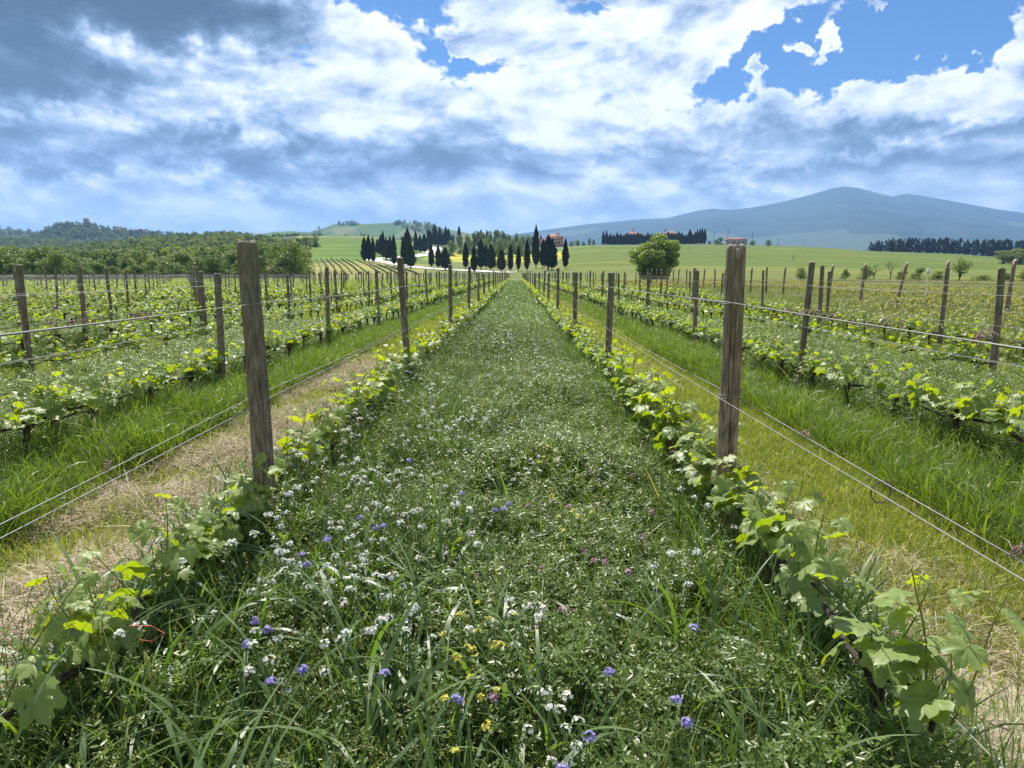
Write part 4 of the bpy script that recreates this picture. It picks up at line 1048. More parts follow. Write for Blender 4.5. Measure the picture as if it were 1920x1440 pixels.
def vine(seed, detail=2, nsh=8, arm=.72, lush=1.0, both=True, ls=.072):
    """trunk, cane and foliage meshes. The row runs along y, origin at the foot."""
    r_ = np.random.RandomState(seed)
    t = Geo(); zz = np.linspace(-.08, .44, 9)
    wob = np.cumsum(r_.uniform(-.012, .012, (9, 2)), 0)
    TP_ = np.stack((wob[:, 0], wob[:, 1] + .05 * (zz > .2) * (zz - .2), zz), 1)
    k = 8 if detail > 1 else 5
    t.tube(TP_, np.array([.024, .021, .018, .02, .017, .018, .021, .028, .022]) * r_.uniform(.8, 1.15), k, lump=.22)
    head = TP_[-2]
    for _ in range(2): d = r_.uniform(-1, 1, 3) * .03; t.tube([head, head + d, head + d * 1.6 + (0, 0, .02)], [.016, .013, .005], k, lump=.2)
    c = Geo(); sides = [(1, arm)] + ([(-1, arm * r_.uniform(.3, .8))] if both else [])
    cp = []
    for sg, L_ in sides:
        s = np.linspace(0, 1, 10)
        P = np.stack((head[0] + .02 * np.sin(s * 5 + seed) + r_.uniform(-.006, .006, 10), head[1] + sg * s * L_, head[2] + .035 * np.sin(s * 3.1) + .012 * s + r_.uniform(-.006, .006, 10)), 1)
        c.tube(P, np.linspace(.0105, .006, 10) * (1 + .25 * (np.arange(10) % 3 == 0)), 6 if detail > 1 else 4, lump=.12)
        cp.append(P)
    f = Geo()
    leafs = [grape_leaf(20, .055, .5, .25, q) for q in range(4)] if detail == 2 else ([grape_leaf(9, .03, .5, .25, q) for q in range(2)] if detail == 1 else [simple_leaf()])
    LP, LY, LPi, LR, LS, LT_ = [], [], [], [], [], []
    nt = nsh
    for i in range(nt):
        P = cp[0] if (len(cp) == 1 or r_.rand() < .65) else cp[1]
        b0 = P[r_.randint(0, 10)]
        ln = r_.uniform(.12, .34) * lush; d = np.array((r_.uniform(-.45, .45), r_.uniform(-.35, .35), 1.0)); d /= np.linalg.norm(d)
        m_ = 6; s = np.linspace(0, 1, m_)
        S = b0 + d * (s * ln)[:, None] + np.stack((.03 * np.sin(s * 3 + i), .03 * np.sin(s * 2.2 + i * 2), 0 * s), 1)
        f.tube(S, np.linspace(.0038, .0018, m_), 4, .5, 1, cap=False)
        nl = int(r_.randint(4, 8) * lush)
        for q in range(nl):
            w_ = (q + .6) / nl; p = b0 + (S[-1] - b0) * w_
            az_ = i * 1.3 + q * 2.4 + r_.uniform(-.5, .5); pet = r_.uniform(.03, .09)
            off = np.array((math.cos(az_) * pet, math.sin(az_) * pet, pet * .35))
            if detail == 2: f.tube([p, p + off * .6 + (0, 0, .008), p + off], [.0016, .0013, .0011], 3, .7, 1, cap=False)
            LP.append(p + off); LY.append(az_ - np.pi / 2); LPi.append(r_.uniform(-1.0, .25)); LR.append(r_.uniform(-.6, .6))
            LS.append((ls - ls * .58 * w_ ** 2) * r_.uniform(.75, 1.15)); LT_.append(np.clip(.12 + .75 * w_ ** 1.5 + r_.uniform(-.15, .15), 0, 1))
    LP = np.array(LP); n = len(LP); LY, LPi, LR, LS, LT_ = map(np.array, (LY, LPi, LR, LS, LT_))
    R = rot_mats(LY, LPi, LR); which = r_.randint(0, len(leafs), n)
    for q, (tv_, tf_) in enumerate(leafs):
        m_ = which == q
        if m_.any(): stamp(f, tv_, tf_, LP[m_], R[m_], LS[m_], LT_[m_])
    return (t.mesh('vine_trunk', [M['bark']], True), c.mesh('vine_cane', [M['bark']], True), f.mesh('vine_foliage', [M['vine'], M['shoot']]))
V2 = [vine(10 + i, 2, 8 + i % 3, .75, 1.1, ls=.084) for i in range(6)]
V1 = [vine(40 + i, 1, 8 + i % 5, .52, 1.05, ls=.074) for i in range(6)]
V0 = []
for i in range(6):
    a = vine(80 + i, 0, 14 + i % 3, .48, 1.15, ls=.085); V0.append(a)
def merge_meshes(parts, name):
    mats = []; V = []; T = []; mt = []; tin = []; n = 0; Q = []; mq = []
    for me in parts:
        nv = len(me.vertices); co = np.zeros(nv * 3); me.vertices.foreach_get('co', co); V.append(co.reshape(-1, 3))
        tt = np.zeros(nv); me.attributes['tint'].data.foreach_get('value', tt); tin.append(tt)
        for p in me.polygons:
            mm = me.materials[p.material_index]
            if mm not in mats: mats.append(mm)
            vs = [v + n for v in p.vertices]
            (Q if len(vs) == 4 else T).append(vs); (mq if len(vs) == 4 else mt).append(mats.index(mm))
        n += nv
    F = []; m_ = []
    if Q: F.append(np.array(Q)); m_ += mq
    if T: F.append(np.array(T)); m_ += mt
    return mesh_np(name, np.vstack(V), F, mats, np.concatenate(tin), m_)
VFAR = [merge_meshes(v, 'far_vine') for v in V0]
vines = []
for x in ROWS:
    y = {True: 1.10, False: .95}[x < 0]; y += (abs(x) * 1.7) % .8 if abs(x) > 1.5 else 0
    k = 0
    while y < 118.5:
        vines.append((x, y, k)); y += .82; k += 1
VA = np.array([(p[0], p[1], .5) for p in vines]); vis = inview(VA, 90)
cand = [p for p, v in zip(vines, vis) if v]; cand.sort(key=lambda p: math.hypot(p[0] * .8, p[1]))
cand = [p for p in cand if not (abs(p[0]) < 1.5 and p[1] > 3 and rs.rand() < .04)]
cnt = {}
for p in cand: cnt.setdefault(p[0], []).append(p[1])
for i, (x, y, k) in enumerate(cand[:280]):
    d = math.hypot(x, y)
    kit = V2 if d < 7 else V1
    a = kit[(i * 5 + k) % 6]
    s = rs.uniform(.85, 1.15)
    o = empty('grapevine', (x + rs.uniform(-.03, .03), y, 0), (0, 0, rs.choice([0, math.pi]) + rs.uniform(-.05, .05)))
    o.scale = (s, s, rs.uniform(.92, 1.08))
    for nm, me in zip(('trunk', 'cane', 'foliage'), a): link(nm, me, o)
    n_ = sum(1 for q in cnt[x] if q < y) + 1
    tag(o, 'leafy grapevine, %s from the front in the %s' % (ordw(n_), rowlabel(x)), 'grapevine', 'grapevines in the vine rows')
rest = np.array([(x + rs.uniform(-.05, .05), y, 0) for (x, y, k) in cand[280:]])
rest = rest[rs.rand(len(rest)) < .96]
scatter('far_vine_rows', rest, VFAR, 'rows of bright green grapevines running to the far end of the vineyard', 'vines', rs.uniform(.9, 1.2, len(rest)), yaw=rs.choice([0, math.pi], len(rest)) + rs.uniform(-.3, .3, len(rest)))

# ------------------------------------------------------------------ undergrowth prototypes
def base_disc(n, r): a = rs.uniform(0, 6.283, n); q = r * np.sqrt(rs.rand(n)); return np.stack((q * np.cos(a), q * np.sin(a), np.zeros(n)), 1)
def P_oat(sc=1.0, n=30, w=1.0, r=.11):
    g = Geo(); b = base_disc(n, r)
    blades(g, n, b, rs.uniform(.24, .56, n) * sc, rs.uniform(.005, .0105, n) * w, rs.uniform(0, 6.283, n), np.abs(rs.normal(.08, .2, n)), rs.uniform(.4, 2.3, n), 7)
    return g.mesh('oat_tuft', [M['oat']])
def P_lush(n=46, w=1.0, r=.12, sc=1.0, mat='lush'):
    g = Geo(); b = base_disc(n, r)
    blades(g, n, b, rs.uniform(.16, .40, n) * sc, rs.uniform(.0028, .006, n) * w, rs.uniform(0, 6.283, n), np.abs(rs.normal(.1, .25, n)), rs.uniform(.3, 2.2, n), 6)
    return g.mesh('lush_tuft', [M[mat]])
def P_mown(n=70, r=.14, w=1.0, sc=1.0):
    g = Geo(); b = base_disc(n, r)
    blades(g, n, b, rs.uniform(.03, .095, n) * sc, rs.uniform(.002, .0042, n) * w, rs.uniform(0, 6.283, n), np.abs(rs.normal(.3, .4, n)), rs.uniform(0, 1.5, n), 3)
    return g.mesh('mown_tuft', [M['mown']])
def P_hay(n=80, r=.16):
    g = Geo(); b = base_disc(n, r); b[:, 2] = rs.uniform(.0, .045, n)
    blades(g, n, b, rs.uniform(.06, .20, n), rs.uniform(.0018, .0045, n), rs.uniform(0, 6.283, n), rs.normal(1.5, .22, n), rs.uniform(-.5, .5, n), 4)
    return g.mesh('hay_tuft', [M['hay']])
LEAFLET = (np.array([(0, 0, 0), (.18, .35, .03), (.15, .8, .02), (0, 1, -.03), (-.15, .8, .02), (-.18, .35, .03)]), np.array([(0, 1, 2, 3), (0, 3, 4, 5)]))
ROUNDL = (np.array([(0, 0, 0), (.42, .4, .05), (.38, .85, .03), (0, 1, -.02), (-.38, .85, .03), (-.42, .4, .05)]), np.array([(0, 1, 2, 3), (0, 3, 4, 5)]))
def P_vetch(ns=13, r=.13, sc=1.0, big=1.0, hmin=.12, hmax=.28):
    g = Geo(); LPs, LY, LPi, LS = [], [], [], []
    for i in range(ns):
        a = rs.uniform(0, 6.283); q = r * math.sqrt(rs.rand()); az_ = rs.uniform(0, 6.283); h = rs.uniform(hmin, hmax) * sc; lean = rs.uniform(.1, .9)
        s = np.linspace(0, 1, 7); P = np.stack((q * math.cos(a) + math.cos(az_) * lean * h * .7 * s ** 1.6, q * math.sin(a) + math.sin(az_) * lean * h * .7 * s ** 1.6, h * np.sin(s * (1.57 - lean * .3))), 1)
        g.tube(P, np.linspace(.0016, .0008, 7), 3, .3, 0, cap=False)
        for w_ in np.linspace(.25, 1, 9):
            p = np.array([np.interp(w_, s, P[:, c]) for c in range(3)]); fa = rs.uniform(0, 6.283); L_ = rs.uniform(.03, .055)
            d = np.array((math.cos(fa), math.sin(fa), rs.uniform(.0, .8)))
            for m_ in range(4):
                pp = p + d * L_ * (m_ + 1) / 4
                for sg in (-1, 1): LPs.append(pp); LY.append(fa - np.pi / 2 + sg * 1.0); LPi.append(rs.uniform(-.2, .8)); LS.append(rs.uniform(.011, .019) * big)
    n = len(LPs); stamp(g, *LEAFLET, np.array(LPs), rot_mats(np.array(LY), np.array(LPi), rs.uniform(-.5, .5, n)), np.array(LS))
    n = 17; blades(g, n, base_disc(n, r), rs.uniform(.16, .40, n), rs.uniform(.0025, .0058, n), rs.uniform(0, 6.283, n), np.abs(rs.normal(.1, .25, n)), rs.uniform(.3, 2.0, n), 6, rs.uniform(.6, 1, n), 1)
    return g.mesh('vetch_tuft', [M['vetch'], M['lush']])
def P_wisp(n=9, r=.12):
    g = Geo(); b = base_disc(n, r)
    for i in range(n):
        az_ = rs.uniform(0, 6.283); h = rs.uniform(.38, .68); ln = rs.uniform(.05, .5); s = np.linspace(0, 1, 8)
        P = b[i] + np.stack((math.cos(az_) * ln * h * s ** 2, math.sin(az_) * ln * h * s ** 2, h * np.sin(s * 1.4)), 1)
        g.tube(P, np.linspace(.0017, .0008, 8), 3, .5, 0, cap=False)
        m_ = 14; w_ = rs.uniform(.72, 1.0, m_); pp = np.stack([np.interp(w_, s, P[:, c]) for c in range(3)], 1) + rs.normal(0, .006, (m_, 3))
        stamp(g, *LEAFLET, pp, rot_mats(rs.uniform(0, 6.283, m_), rs.uniform(.2, 1.3, m_), rs.uniform(-.5, .5, m_)), rs.uniform(.008, .016, m_))
    return g.mesh('wisp', [M['meadow']])
def P_clover(n=34, r=.13, sc=1.0):
    g = Geo(); b = base_disc(n, r); h = rs.uniform(.12, .30, n) * sc
    tip = b + np.stack((rs.uniform(-.05, .05, n), rs.uniform(-.05, .05, n), h), 1)
    for i in range(n): g.tube([b[i], (b[i] + tip[i]) / 2 + (0.01, 0, .02), tip[i]], .0011, 3, .4, 0, cap=False)
    for q in range(3):
        stamp(g, *ROUNDL, tip, rot_mats(rs.uniform(0, .4, n) + q * 2.094 + np.arange(n), rs.uniform(-.1, .5, n), rs.uniform(-.4, .4, n)), rs.uniform(.014, .026, n) * sc)
    return g.mesh('clover_tuft', [M['clover']])
def petals(g, c, n, size, mi, r, np_=4, up=.6):
    """small flowers with np_ petals packed over a dome of radius r"""
    d = rs.randn(n, 3); d[:, 2] = np.abs(d[:, 2]) * up + .15; d /= np.linalg.norm(d, axis=1)[:, None]
    pos = np.asarray(c) + d * r * rs.uniform(.7, 1.05, (n, 1))
    az_ = np.arctan2(d[:, 1], d[:, 0]); tl = np.arccos(np.clip(d[:, 2], -1, 1))
    for q in range(np_):
        R = rot_mats(az_ - np.pi / 2, -tl * .8, np.zeros(n)) @ rot_mats(np.full(n, q * 6.283 / np_) + rs.uniform(0, .5, n), rs.uniform(.0, .35, n), np.zeros(n))
        stamp(g, *ROUNDL, pos, R, size * rs.uniform(.8, 1.2, n), rs.rand(n), mi)
def P_flower(kind, h, seed=0, nh=3):
    st = Geo(); fl = Geo(); heads = []
    top = None
    for i in range(nh):
        az_ = rs.uniform(0, 6.283); hh = h * (1 - .18 * i * rs.rand()); sp = .02 + .05 * (i > 0)
        b0 = np.array((0, 0, 0)) if i == 0 else np.array((0, 0, h * .45))
        tip = np.array((math.cos(az_) * sp, math.sin(az_) * sp, hh))
        st.tube([b0, (b0 + tip) / 2 + (0, 0, .02), tip], [.0022, .0018, .0014], 4, .5, 0, cap=False); heads.append(tip)
    if kind == 'white':
        for t_ in heads: petals(fl, t_, 13, .0054, 0, .0165, 4)
    elif kind == 'yellow':
        for t_ in heads: petals(fl, t_, 8, .006, 0, .012, 4, 1.2)
    elif kind == 'purple':
        for t_ in heads[:2]: petals(fl, t_, 30, .0050, 0, .0150, 4, .9)
    elif kind == 'pink':
        for t_ in heads[:1]: petals(fl, t_, 7, .010, 0, .010, 3, .9)
    n = 7; bb = np.zeros((n, 3)); bb[:, 2] = rs.uniform(.05, h * .7, n)
    blades(st, n, bb, rs.uniform(.04, .12, n), rs.uniform(.008, .016, n), rs.uniform(0, 6.28, n), rs.uniform(.5, 1.1, n), rs.uniform(.2, 1.2, n), 4)
    return st.mesh('flower_stem', [M['vetch']]), fl.mesh('flower_head', [M[kind]])

def lownoise(X, Y, s, seed=0):
    r_ = np.random.RandomState(seed); v = np.zeros_like(X)
    for _ in range(7):
        a = r_.uniform(0, 6.283); f = s * r_.uniform(.5, 1.8); v += np.sin((X * math.cos(a) + Y * math.sin(a)) * f + r_.uniform(0, 6.283))
    return v / 7 * 1.6
def pts_in(x0, x1, y0, y1, dens):
    n = int((x1 - x0) * (y1 - y0) * dens)
    P = np.stack((rs.uniform(x0, x1, n), rs.uniform(y0, y1, n), np.zeros(n)), 1)
    P3 = P.copy(); P3[:, 2] = .3
    return P[inview(P3, 120)]
OAT = [P_oat() for _ in range(5)]; LUSH = [P_lush() for _ in range(5)]; MOWN = [P_mown() for _ in range(5)]; HAY = [P_hay() for _ in range(4)]
VET = [P_vetch() for _ in range(6)]; CLO = [P_clover() for _ in range(3)]
# coarser tufts for the middle distance, still real plants but fewer and wider blades
OATf = [P_oat(.95, 90, 2.0, .42) for _ in range(4)]; LUSHf = [P_lush(150, 2.4, .42) for _ in range(4)]; MOWNf = [P_mown(170, .45, 2.6, 1.2) for _ in range(4)]
def P_cover_far(n=420, r=.45, size=.032, h=.22):
    g = Geo(); b = base_disc(n, r); b[:, 2] = h * rs.rand(n) ** .5
    stamp(g, *LEAFLET, b, rot_mats(rs.uniform(0, 6.283, n), rs.uniform(-.3, 1.0, n), rs.uniform(-.7, .7, n)), size * rs.uniform(.6, 1.5, n))
    return g.mesh('cover_far', [M['vetch']])
COVf = [P_cover_far() for _ in range(4)]
COVff = [P_cover_far(420, 1.0, .08, .26) for _ in range(3)]; LUSHff = [P_lush(240, 6, 1.0) for _ in range(3)]; MOWNff = [P_mown(260, 1.0, 7, 1.4) for _ in range(3)]
MEAf = [P_lush(130, 3.0, .5, 1.25, 'meadow') for _ in range(4)]
def P_rape(n=16, r=.5):
    g = Geo(); b = base_disc(n, r)
    for i in range(n):
        h = rs.uniform(.35, .75); g.tube([b[i], b[i] + (rs.uniform(-.05, .05), 0, h)], .004, 3, .5, 0, cap=False)
        petals(g, b[i] + (0, 0, h), 4, .014, 1, .035, 4, 1.2)
    return g.mesh('rape_clump', [M['meadow'], M['yellow']])
RAPE = [P_rape() for _ in range(4)]

def band(x, s):
    """kind of ground cover at x: signed distance bands repeated along the rows"""
    return x
# which strips between rows are sown (tall) and which are mown
sown = [(-1.20, 1.0)] + [(-1.25 - 2.3 * (2 * k + 1) - 2.3 + .1, -1.25 - 2.3 * (2 * k + 1) - .1) for k in range(0, 12)] + [(3.45, 5.55)]
NEAR, MID, FAR = 9.0, 30.0, 118.0
WISP = [P_wisp() for _ in range(4)]
def P_big(n=8, r=.05):
    g = Geo(); b = base_disc(n, r)
    blades(g, n, b, rs.uniform(.42, .72, n), rs.uniform(.009, .016, n), rs.uniform(0, 6.283, n), np.abs(rs.normal(.05, .15, n)), rs.uniform(1.1, 2.6, n), 12, rs.uniform(.3, .85, n), 0, .35)
    return g.mesh('big_leaf_tuft', [M['oat']])
BIG = [P_big() for _ in range(5)]
S = {k: [] for k in ('big', 'wisp', 'oat', 'lush', 'mown', 'hay', 'vet', 'clo', 'oatf', 'lushf', 'mownf', 'covf', 'covff', 'lushff', 'mownff')}
def put(key, P, sc): S[key].append(np.concatenate((P, np.asarray(sc)[:, None]), 1))
def keep(P, prob): return P[rs.rand(len(P)) < prob]
# centre strip, near
P = pts_in(-1.5, 1.35, .75, NEAR, 230)
X, Y = P[:, 0], P[:, 1]; nz = lownoise(X, Y, 3.0, 1); nz2 = lownoise(X, Y, 7.0, 2)
oatp = np.clip(.9 - (X + 1.25) * .85 + .25 * nz, .05, .9); oatp = np.where(X > .55, np.clip((X - .55) * .6, 0, .5), oatp); oatp = np.maximum(oatp, np.clip((2.1 - Y) * .7, 0, .6)); oatp = np.maximum(oatp, .2)
k = rs.rand(len(P)) < oatp * .78
q = P[k]; put('oat', q, rs.uniform(.6, 1.1, k.sum()) * (1 + .18 * nz[k]) * np.where(q[:, 0] > 0, .78, 1.0))
k2 = (~k) & (X > .35) & (rs.rand(len(P)) < np.clip((X - .15 + .2 * nz) * 1.1, 0, .7)); put('lush', P[k2], rs.uniform(.7, 1.1, k2.sum()))
k3 = (~k) & (~k2) & (rs.rand(len(P)) < np.clip(.30 + (Y - 1.4) * .16, .30, .60))
k4 = (~k) & (~k2) & (~k3) & (rs.rand(len(P)) < np.clip(.75 - (Y - 1.4) * .22, .06, .75)); put('lush', P[k4], rs.uniform(.7, 1.15, k4.sum())); c3 = (rs.rand(len(P)) < .07)
put('vet', P[k3 & ~c3], rs.uniform(.85, 1.4, (k3 & ~c3).sum()) * (1 + .22 * nz2[k3 & ~c3] + .2 * nz[k3 & ~c3]))
put('clo', P[k3 & c3], rs.uniform(.7, 1.1, (k3 & c3).sum()))
P = pts_in(-1.5, 1.3, 1.2, 16, 17); put('wisp', P, rs.uniform(.7, 1.05, len(P)) * np.clip(1 - (P[:, 0] + 1.2) * .12, .6, 1))
for xx in (-1.25, 1.05):                                     # rank growth round the foot of the first rows
    P = pts_in(xx - .22, xx + .22, 1.5, 14, 70); put('oat', P[::2], rs.uniform(.75, 1.15, len(P[::2]))); put('lush', P[1::2], rs.uniform(.8, 1.25, len(P[1::2])))
P = pts_in(1.4, 2.6, 1.2, 10, 5); put('lush', P, rs.uniform(.35, .6, len(P)))
P = pts_in(-2.9, -1.5, 1.2, 10, 4); put('lush', P, rs.uniform(.3, .6, len(P)))
P = pts_in(-1.5, 1.2, .8, 2.7, 22); put('big', P, rs.uniform(.8, 1.1, len(P)) * np.clip(1.15 - (P[:, 0] + 1.5) * .12, .7, 1.1))
P = pts_in(-1.5, -.6, 2.5, 6, 8); put('big', P, rs.uniform(.7, 1.0, len(P)))
# other sown strips, near-mid
for (a, c) in sown[1:]:
    if a < -14: continue
    P = pts_in(a, c, 2, MID, 40); P = P[np.hypot(P[:, 0], P[:, 1]) < 17]
    k = rs.rand(len(P)) < .75; put('vet', P[k], rs.uniform(1.1, 1.75, k.sum())); put('oat', P[~k][::2], rs.uniform(.6, .9, len(P[~k][::2])))
# tall lush grass under the second rows and on the far side of the mown paths
for (a, c, y1) in ((-3.85, -2.85, 16), (2.55, 3.6, 16), (1.15, 1.45, 9), (-1.55, -1.2, 9), (5.5, 6.2, 17), (-6.0, -5.6, 17)):
    d = 95 if c < 4 and a > -4 else 40
    if abs(a) < 1.6: d = 30
    P = pts_in(a, c, 1.2, y1, d); X = P[:, 0]; put('lush', P, rs.uniform(.75, 1.25, len(P)) * (1 + .2 * lownoise(P[:, 0], P[:, 1], 3, 4)) * (.75 if abs(a) < 1.6 else 1.0))
# mown grass
for (a, c, d, y1) in ((1.30, 2.7, 120, 12), (-2.9, -2.3, 40, 12), (-2.3, -1.5, 26, 12), (6.0, 7.9, 40, 20), (-8.1, -5.9, 40, 20)):
    P = pts_in(a, c, .5, y1, d * 1.3); nz = lownoise(P[:, 0], P[:, 1], 4, 6)
    if a in (1.30,): P = P[((nz > -.5) | (rs.rand(len(P)) < .5)) & ((P[:, 0] > 1.75) | (rs.rand(len(P)) < .10 + .4 * (nz > .5)))]
    put('mown', P, rs.uniform(.8, 1.5, len(P)))
# hay and dry stalks
P = pts_in(-2.85, -1.42, 1.0, 12, 110); nz = lownoise(P[:, 0], P[:, 1], 3.5, 8); P = P[nz > -.3]; put('hay', P, rs.uniform(.8, 1.4, len(P)))
P = pts_in(1.30, 2.3, 1.3, 12, 60); nz = lownoise(P[:, 0], P[:, 1], 3.0, 9); P = P[nz > -.05]; put('hay', P, rs.uniform(.6, 1.0, len(P)))
# middle distance
P = pts_in(-1.35, 1.2, NEAR - .5, MID, 14); put('covf', P, rs.uniform(.85, 1.2, len(P)))
P = pts_in(-1.35, 0.0, NEAR - .5, MID, 2.5); put('oatf', P, rs.uniform(.7, .95, len(P)))
for (a, c) in sown[1:]:
    P = pts_in(a, c, 4, MID + 8, 9); P = P[np.hypot(P[:, 0], P[:, 1]) > 14]; put('covf', P, rs.uniform(.8, 1.2, len(P)))
mownr = [(-3.3, -1.5), (1.4, 3.1)] + [(s_[0] - 2.2, s_[0] - .3) for s_ in sown[1:-1]] + [(5.8, 7.8)]
for (a, c) in mownr:
    P = pts_in(a, c, 11, MID + 8, 10); P = P[np.hypot(P[:, 0], P[:, 1]) > 11.5]
    if abs(a + c) < 5: P = P[(np.abs(P[:, 0]) > 2.0) | (rs.rand(len(P)) < .35)]
    put('mownf', P, rs.uniform(.9, 1.5, len(P)))
for x in ROWS:
    P = pts_in(x - .35, x + .35, 9, MID + 8, 5); P = P[np.hypot(P[:, 0], P[:, 1]) > 12]; put('lushf', P, rs.uniform(.6, 1.0, len(P)))
for (a, c) in ((-3.5, -2.7), (2.6, 3.5)):
    P = pts_in(a, c, 14, 45, 6); put('lushf', P, rs.uniform(.7, 1.0, len(P)))
# far
for (a, c) in sown:
    P = pts_in(a, c, MID - 1, FAR, 2.6); put('covff', P, rs.uniform(.9, 1.1, len(P)))
for (a, c) in mownr:
    P = pts_in(a, c, MID + 6, FAR, 1.6); put('mownff', P, rs.uniform(.8, 1.1, len(P)))
for key, protos, nm, lab, cat in (('big', BIG, 'cereal_grass', 'long broad arching cereal leaves in the nearest foreground', 'grass'), ('wisp', WISP, 'wild_oat', 'thin wispy seeding grass stems standing in the flowery strip', 'grass'), ('oat', OAT, 'broad_grass', 'broad arching blue green grass blades in the flowery strip', 'grass'), ('lush', LUSH, 'tall_grass', 'tall lush green grass beside the vine rows', 'grass'),
                                  ('mown', MOWN, 'mown_grass', 'short mown yellow green grass between the vine rows', 'grass'), ('hay', HAY, 'dry_hay', 'dry cut hay lying on the bare earth beside the rows', 'hay'),
                                  ('vet', VET, 'vetch', 'dense small leaved vetch filling the sown strips', 'ground cover'), ('clo', CLO, 'clover', 'round leaved clover among the vetch', 'ground cover'),
                                  ('oatf', OATf, 'broad_grass', 'broad grass farther along the flowery strip', 'grass'), ('lushf', LUSHf, 'tall_grass', 'tall grass under the farther vine rows', 'grass'),
                                  ('mownf', MOWNf, 'mown_grass', 'short mown grass of the farther paths', 'grass'), ('covf', COVf, 'vetch', 'green cover crop in the middle distance', 'ground cover'),
                                  ('covff', COVff, 'cover_crop', 'green cover crop at the far end of the rows', 'ground cover'), ('mownff', MOWNff, 'mown_grass', 'mown paths at the far end of the rows', 'grass')):
    if not S[key]: continue
    A = np.concatenate(S[key]); scatter(nm, A[:, :3], protos, lab, cat, A[:, 3], tilt=rs.uniform(-.12, .12, len(A)))
# meadow between the last row and the fence and beyond
P = np.concatenate([pts_in(8.4, 30, 9, 70, 9), pts_in(12, 90, 40, 125, 2.5)]); put_sc = rs.uniform(.8, 1.3, len(P)); P[:, 2] = ground_z(P[:, 0], P[:, 1])
scatter('meadow_grass', P, MEAf, 'wild meadow grass beyond the last vine row', 'grass', put_sc)
P = np.concatenate([pts_in(8.8, 30, 10, 75, 1.0), pts_in(10, 80, 60, 125, .4)]); nz = lownoise(P[:, 0], P[:, 1], .25, 12); P = P[nz > -.25]; P[:, 2] = ground_z(P[:, 0], P[:, 1])
scatter('yellow_meadow_flowers', P, RAPE, 'countless yellow flowers over the meadow beyond the last vine row', 'flowers', rs.uniform(.7, 1.2, len(P)))

# clods on the bare earth
def P_clod():
    g = Geo()
    for i in range(26):
        c = base_disc(1, .14)[0]; r = rs.uniform(.004, .016); a = np.arange(6) * 1.047
        V = [c + (0, 0, r * .9)] + [c + (math.cos(q) * r * rs.uniform(.7, 1.2), math.sin(q) * r * rs.uniform(.7, 1.2), r * rs.uniform(.1, .5)) for q in a] + [c + (math.cos(q) * r * 1.1, math.sin(q) * r * 1.1, -r) for q in a]
        g.add(V, [(0, 1 + q, 1 + (q + 1) % 6) for q in range(6)], rs.rand()); g.add(V, [(1 + q, 7 + q, 7 + (q + 1) % 6, 1 + (q + 1) % 6) for q in range(6)], rs.rand())
    return g.mesh('clod', [M['clod']])
M['clod'] = m_simple('soil_clod', (.26, .195, .135), (.46, .37, .27), 30)
CL = [P_clod() for _ in range(4)]
P = np.concatenate([pts_in(1.2, 2.1, 1.3, 9, 38), pts_in(-2.5, -1.4, 1.3, 9, 14)]); nz = lownoise(P[:, 0], P[:, 1], 3.2, 31); P = P[nz > -.2]
scatter('soil_clods', P, CL, 'crumbly clods of dry soil beside the first vine rows', 'soil', rs.uniform(.7, 1.5, len(P)))

# ------------------------------------------------------------------ flowers
FW = [P_flower('white', .46 + .03 * i, nh=4) for i in range(4)]; FY = [P_flower('yellow', .42, nh=4) for i in range(2)]
FP = [P_flower('purple', .44, nh=1) for i in range(3)]; FK = [P_flower('pink', .30, nh=1) for i in range(2)]
def put_flower(px, py, kit, zt, kind, lab, grp, i):
    u, _, v = ray(px, py)
    zt = zt + .04; d = (zt - HC) / v; X, Y = u * d, d
    st, fl = kit[i % len(kit)]; h0 = max(v_.co[2] for v_ in fl.vertices)
    o = empty(kind, (X, Y, 0), (rs.uniform(-.1, .1), rs.uniform(-.1, .1), rs.uniform(0, 6))); s = zt / h0; o.scale = (max(s, .8),) * 2 + (s,)
    link('stem', st, o); link('blossom', fl, o); return tag(o, lab, kind.replace('_', ' '), grp)
def rel(px, py):
    return 'bottom edge' if py > 1250 else ('near foreground' if py > 1050 else ('foreground' if py > 900 else 'strip between the near posts'))
purple = [(600, 1008), (622, 1000), (585, 1030), (592, 1046), (668, 970), (684, 985), (488, 1150), (497, 1158), (438, 1205), (576, 1228), (490, 1275), (710, 1275), (860, 920), (928, 960), (946, 944), (1080, 1400), (1104, 1384), (1268, 1310), (940, 1432), (842, 1298), (848, 725), (770, 862), (948, 945), (1128, 1250), (1262, 1366), (1278, 1168), (724, 985)]
for i, (px, py) in enumerate(sorted(purple)):
    put_flower(px, py, FP, .42 if py > 800 else .40, 'purple_flower', 'purple tufted flower in the flowery strip, %s from the left' % ordw(i + 1), 'purple flowers', i)
yellow = [(894, 1150), (912, 1200), (932, 1204), (882, 1235), (1005, 857), (1022, 832), (1062, 925), (905, 1368), (1018, 826), (878, 1148), (1080, 966)]
for i, (px, py) in enumerate(sorted(yellow)):
    put_flower(px, py, FY, .42, 'yellow_flower', 'yellow clustered flower in the flowery strip, %s from the left' % ordw(i + 1), 'yellow flowers', i)
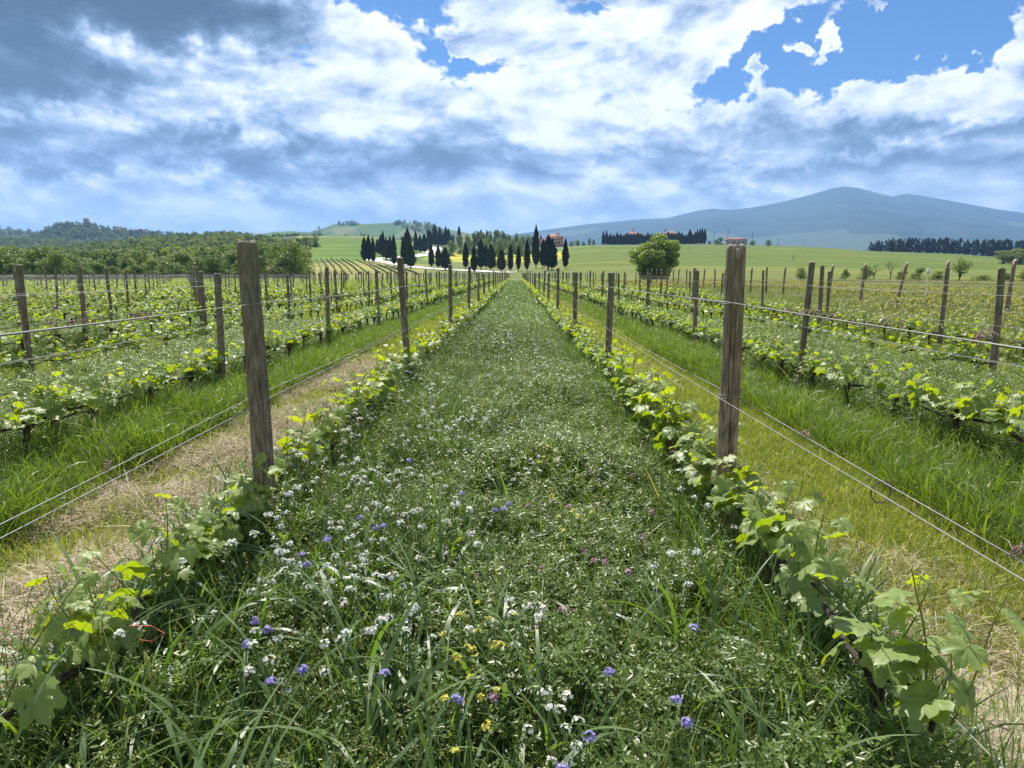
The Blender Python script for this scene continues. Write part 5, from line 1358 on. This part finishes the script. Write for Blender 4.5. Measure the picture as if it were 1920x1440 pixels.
white = [(575, 835), (560, 838), (610, 745), (640, 955), (657, 990), (665, 1000), (540, 1035), (548, 1045), (520, 1052), (505, 1060), (700, 940), (708, 1012), (712, 1080), (706, 1090), (630, 1050), (645, 1062), (500, 1005), (1035, 1305), (1025, 1315), (1045, 1310), (1020, 1140), (1018, 1138), (940, 1170), (968, 1110), (972, 1115), (625, 1135), (726, 1150), (512, 1178), (505, 1215), (690, 740), (682, 770), (660, 800), (700, 760), (735, 745), (800, 720), (812, 715), (790, 700), (765, 712), (830, 690), (845, 705), (870, 660), (855, 668), (905, 640), (925, 630), (890, 625), (860, 640), (700, 870), (628, 880), (752, 800), (840, 755), (655, 815), (590, 860), (480, 920), (505, 935), (548, 905), (532, 948), (1010, 700), (960, 742), (985, 655), (1012, 855), (925, 700)]
for i, (px, py) in enumerate(sorted(white)):
    put_flower(px, py, FW, .44, 'white_flower', 'white clustered flower head in the flowery strip, %s from the left' % ordw(i + 1), 'white flowers', i)
pink = [(1005, 905), (985, 945), (1070, 945), (1095, 1030), (1100, 1045), (1125, 1042), (1022, 1065), (908, 1078), (940, 1055), (986, 1168), (1063, 1140), (1068, 1138), (1190, 1072), (1206, 1005), (1040, 968), (940, 1300), (1175, 885), (1110, 880), (1060, 830), (1150, 850), (1120, 940), (1230, 960)]
for i, (px, py) in enumerate(sorted(pink)):
    put_flower(px, py, FK, .31, 'pink_flower', 'small pink and purple vetch flower in the strip, %s from the left' % ordw(i + 1), 'pink vetch flowers', i)
# the uncountable small white ones farther up the strip
FWm = [merge_meshes(f_, 'white_flower_far') for f_ in FW]; 
P = pts_in(-1.3, .3, 3.6, 26, 7); P = P[rs.rand(len(P)) < np.clip(.75 - (P[:, 0] + 1.2) * .45, .05, 1) * np.clip(1.3 - P[:, 1] / 26, .3, 1)]
Q = pts_in(-1.35, -.25, 1.7, 4.5, 9); P = np.concatenate([P, Q, pts_in(-1.2, 1.0, 2.2, 20, 1.5), pts_in(-5.7, -3.7, 5, 20, 1.5)])
scatter('small_white_flowers', P, FWm, 'countless small white flowers along the left half of the flowery strip', 'flowers', rs.uniform(.7, 1.2, len(P)))
FPm = [merge_meshes(f_, 'purple_flower_far') for f_ in FP + FK]
P = np.concatenate([pts_in(-1.2, 1.0, 3.5, 18, 1.2), pts_in(3.4, 5.6, 5, 18, 1.5)]); scatter('small_purple_flowers', P, FPm, 'sparse small purple and pink flowers farther along the sown strips', 'flowers', rs.uniform(.65, .9, len(P)))
# scrap of red twine tied to the cane at lower left
q = at(300, 1180, 1.75)
g = Geo(); g.tube([(-.085, 0, .01), (-.03, .01, .005), (.012, 0, -.012), (-.02, -.01, -.03), (-.06, 0, -.032)], .0016, 4); tag(link('red_twine', g.mesh('red_twine', [M['red']]), None, q), 'bent scrap of red twine among the grass at lower left', 'twine')

# ------------------------------------------------------------------ haze
hb = Geo(); hb.box((0, 6000, 360), (8500, 6200, 460))
m, b = new_mat('haze_air'); vo = b.n('ShaderNodeVolumePrincipled'); vo.inputs['Color'].default_value = (.30, .56, 1.0, 1); vo.inputs['Density'].default_value = .00012; vo.inputs['Anisotropy'].default_value = .2
o_ = b.n('ShaderNodeOutputMaterial'); b.put(o_.inputs['Volume'], vo.outputs[0])
tag(link('haze', hb.mesh('haze', [m])), kind='stuff')
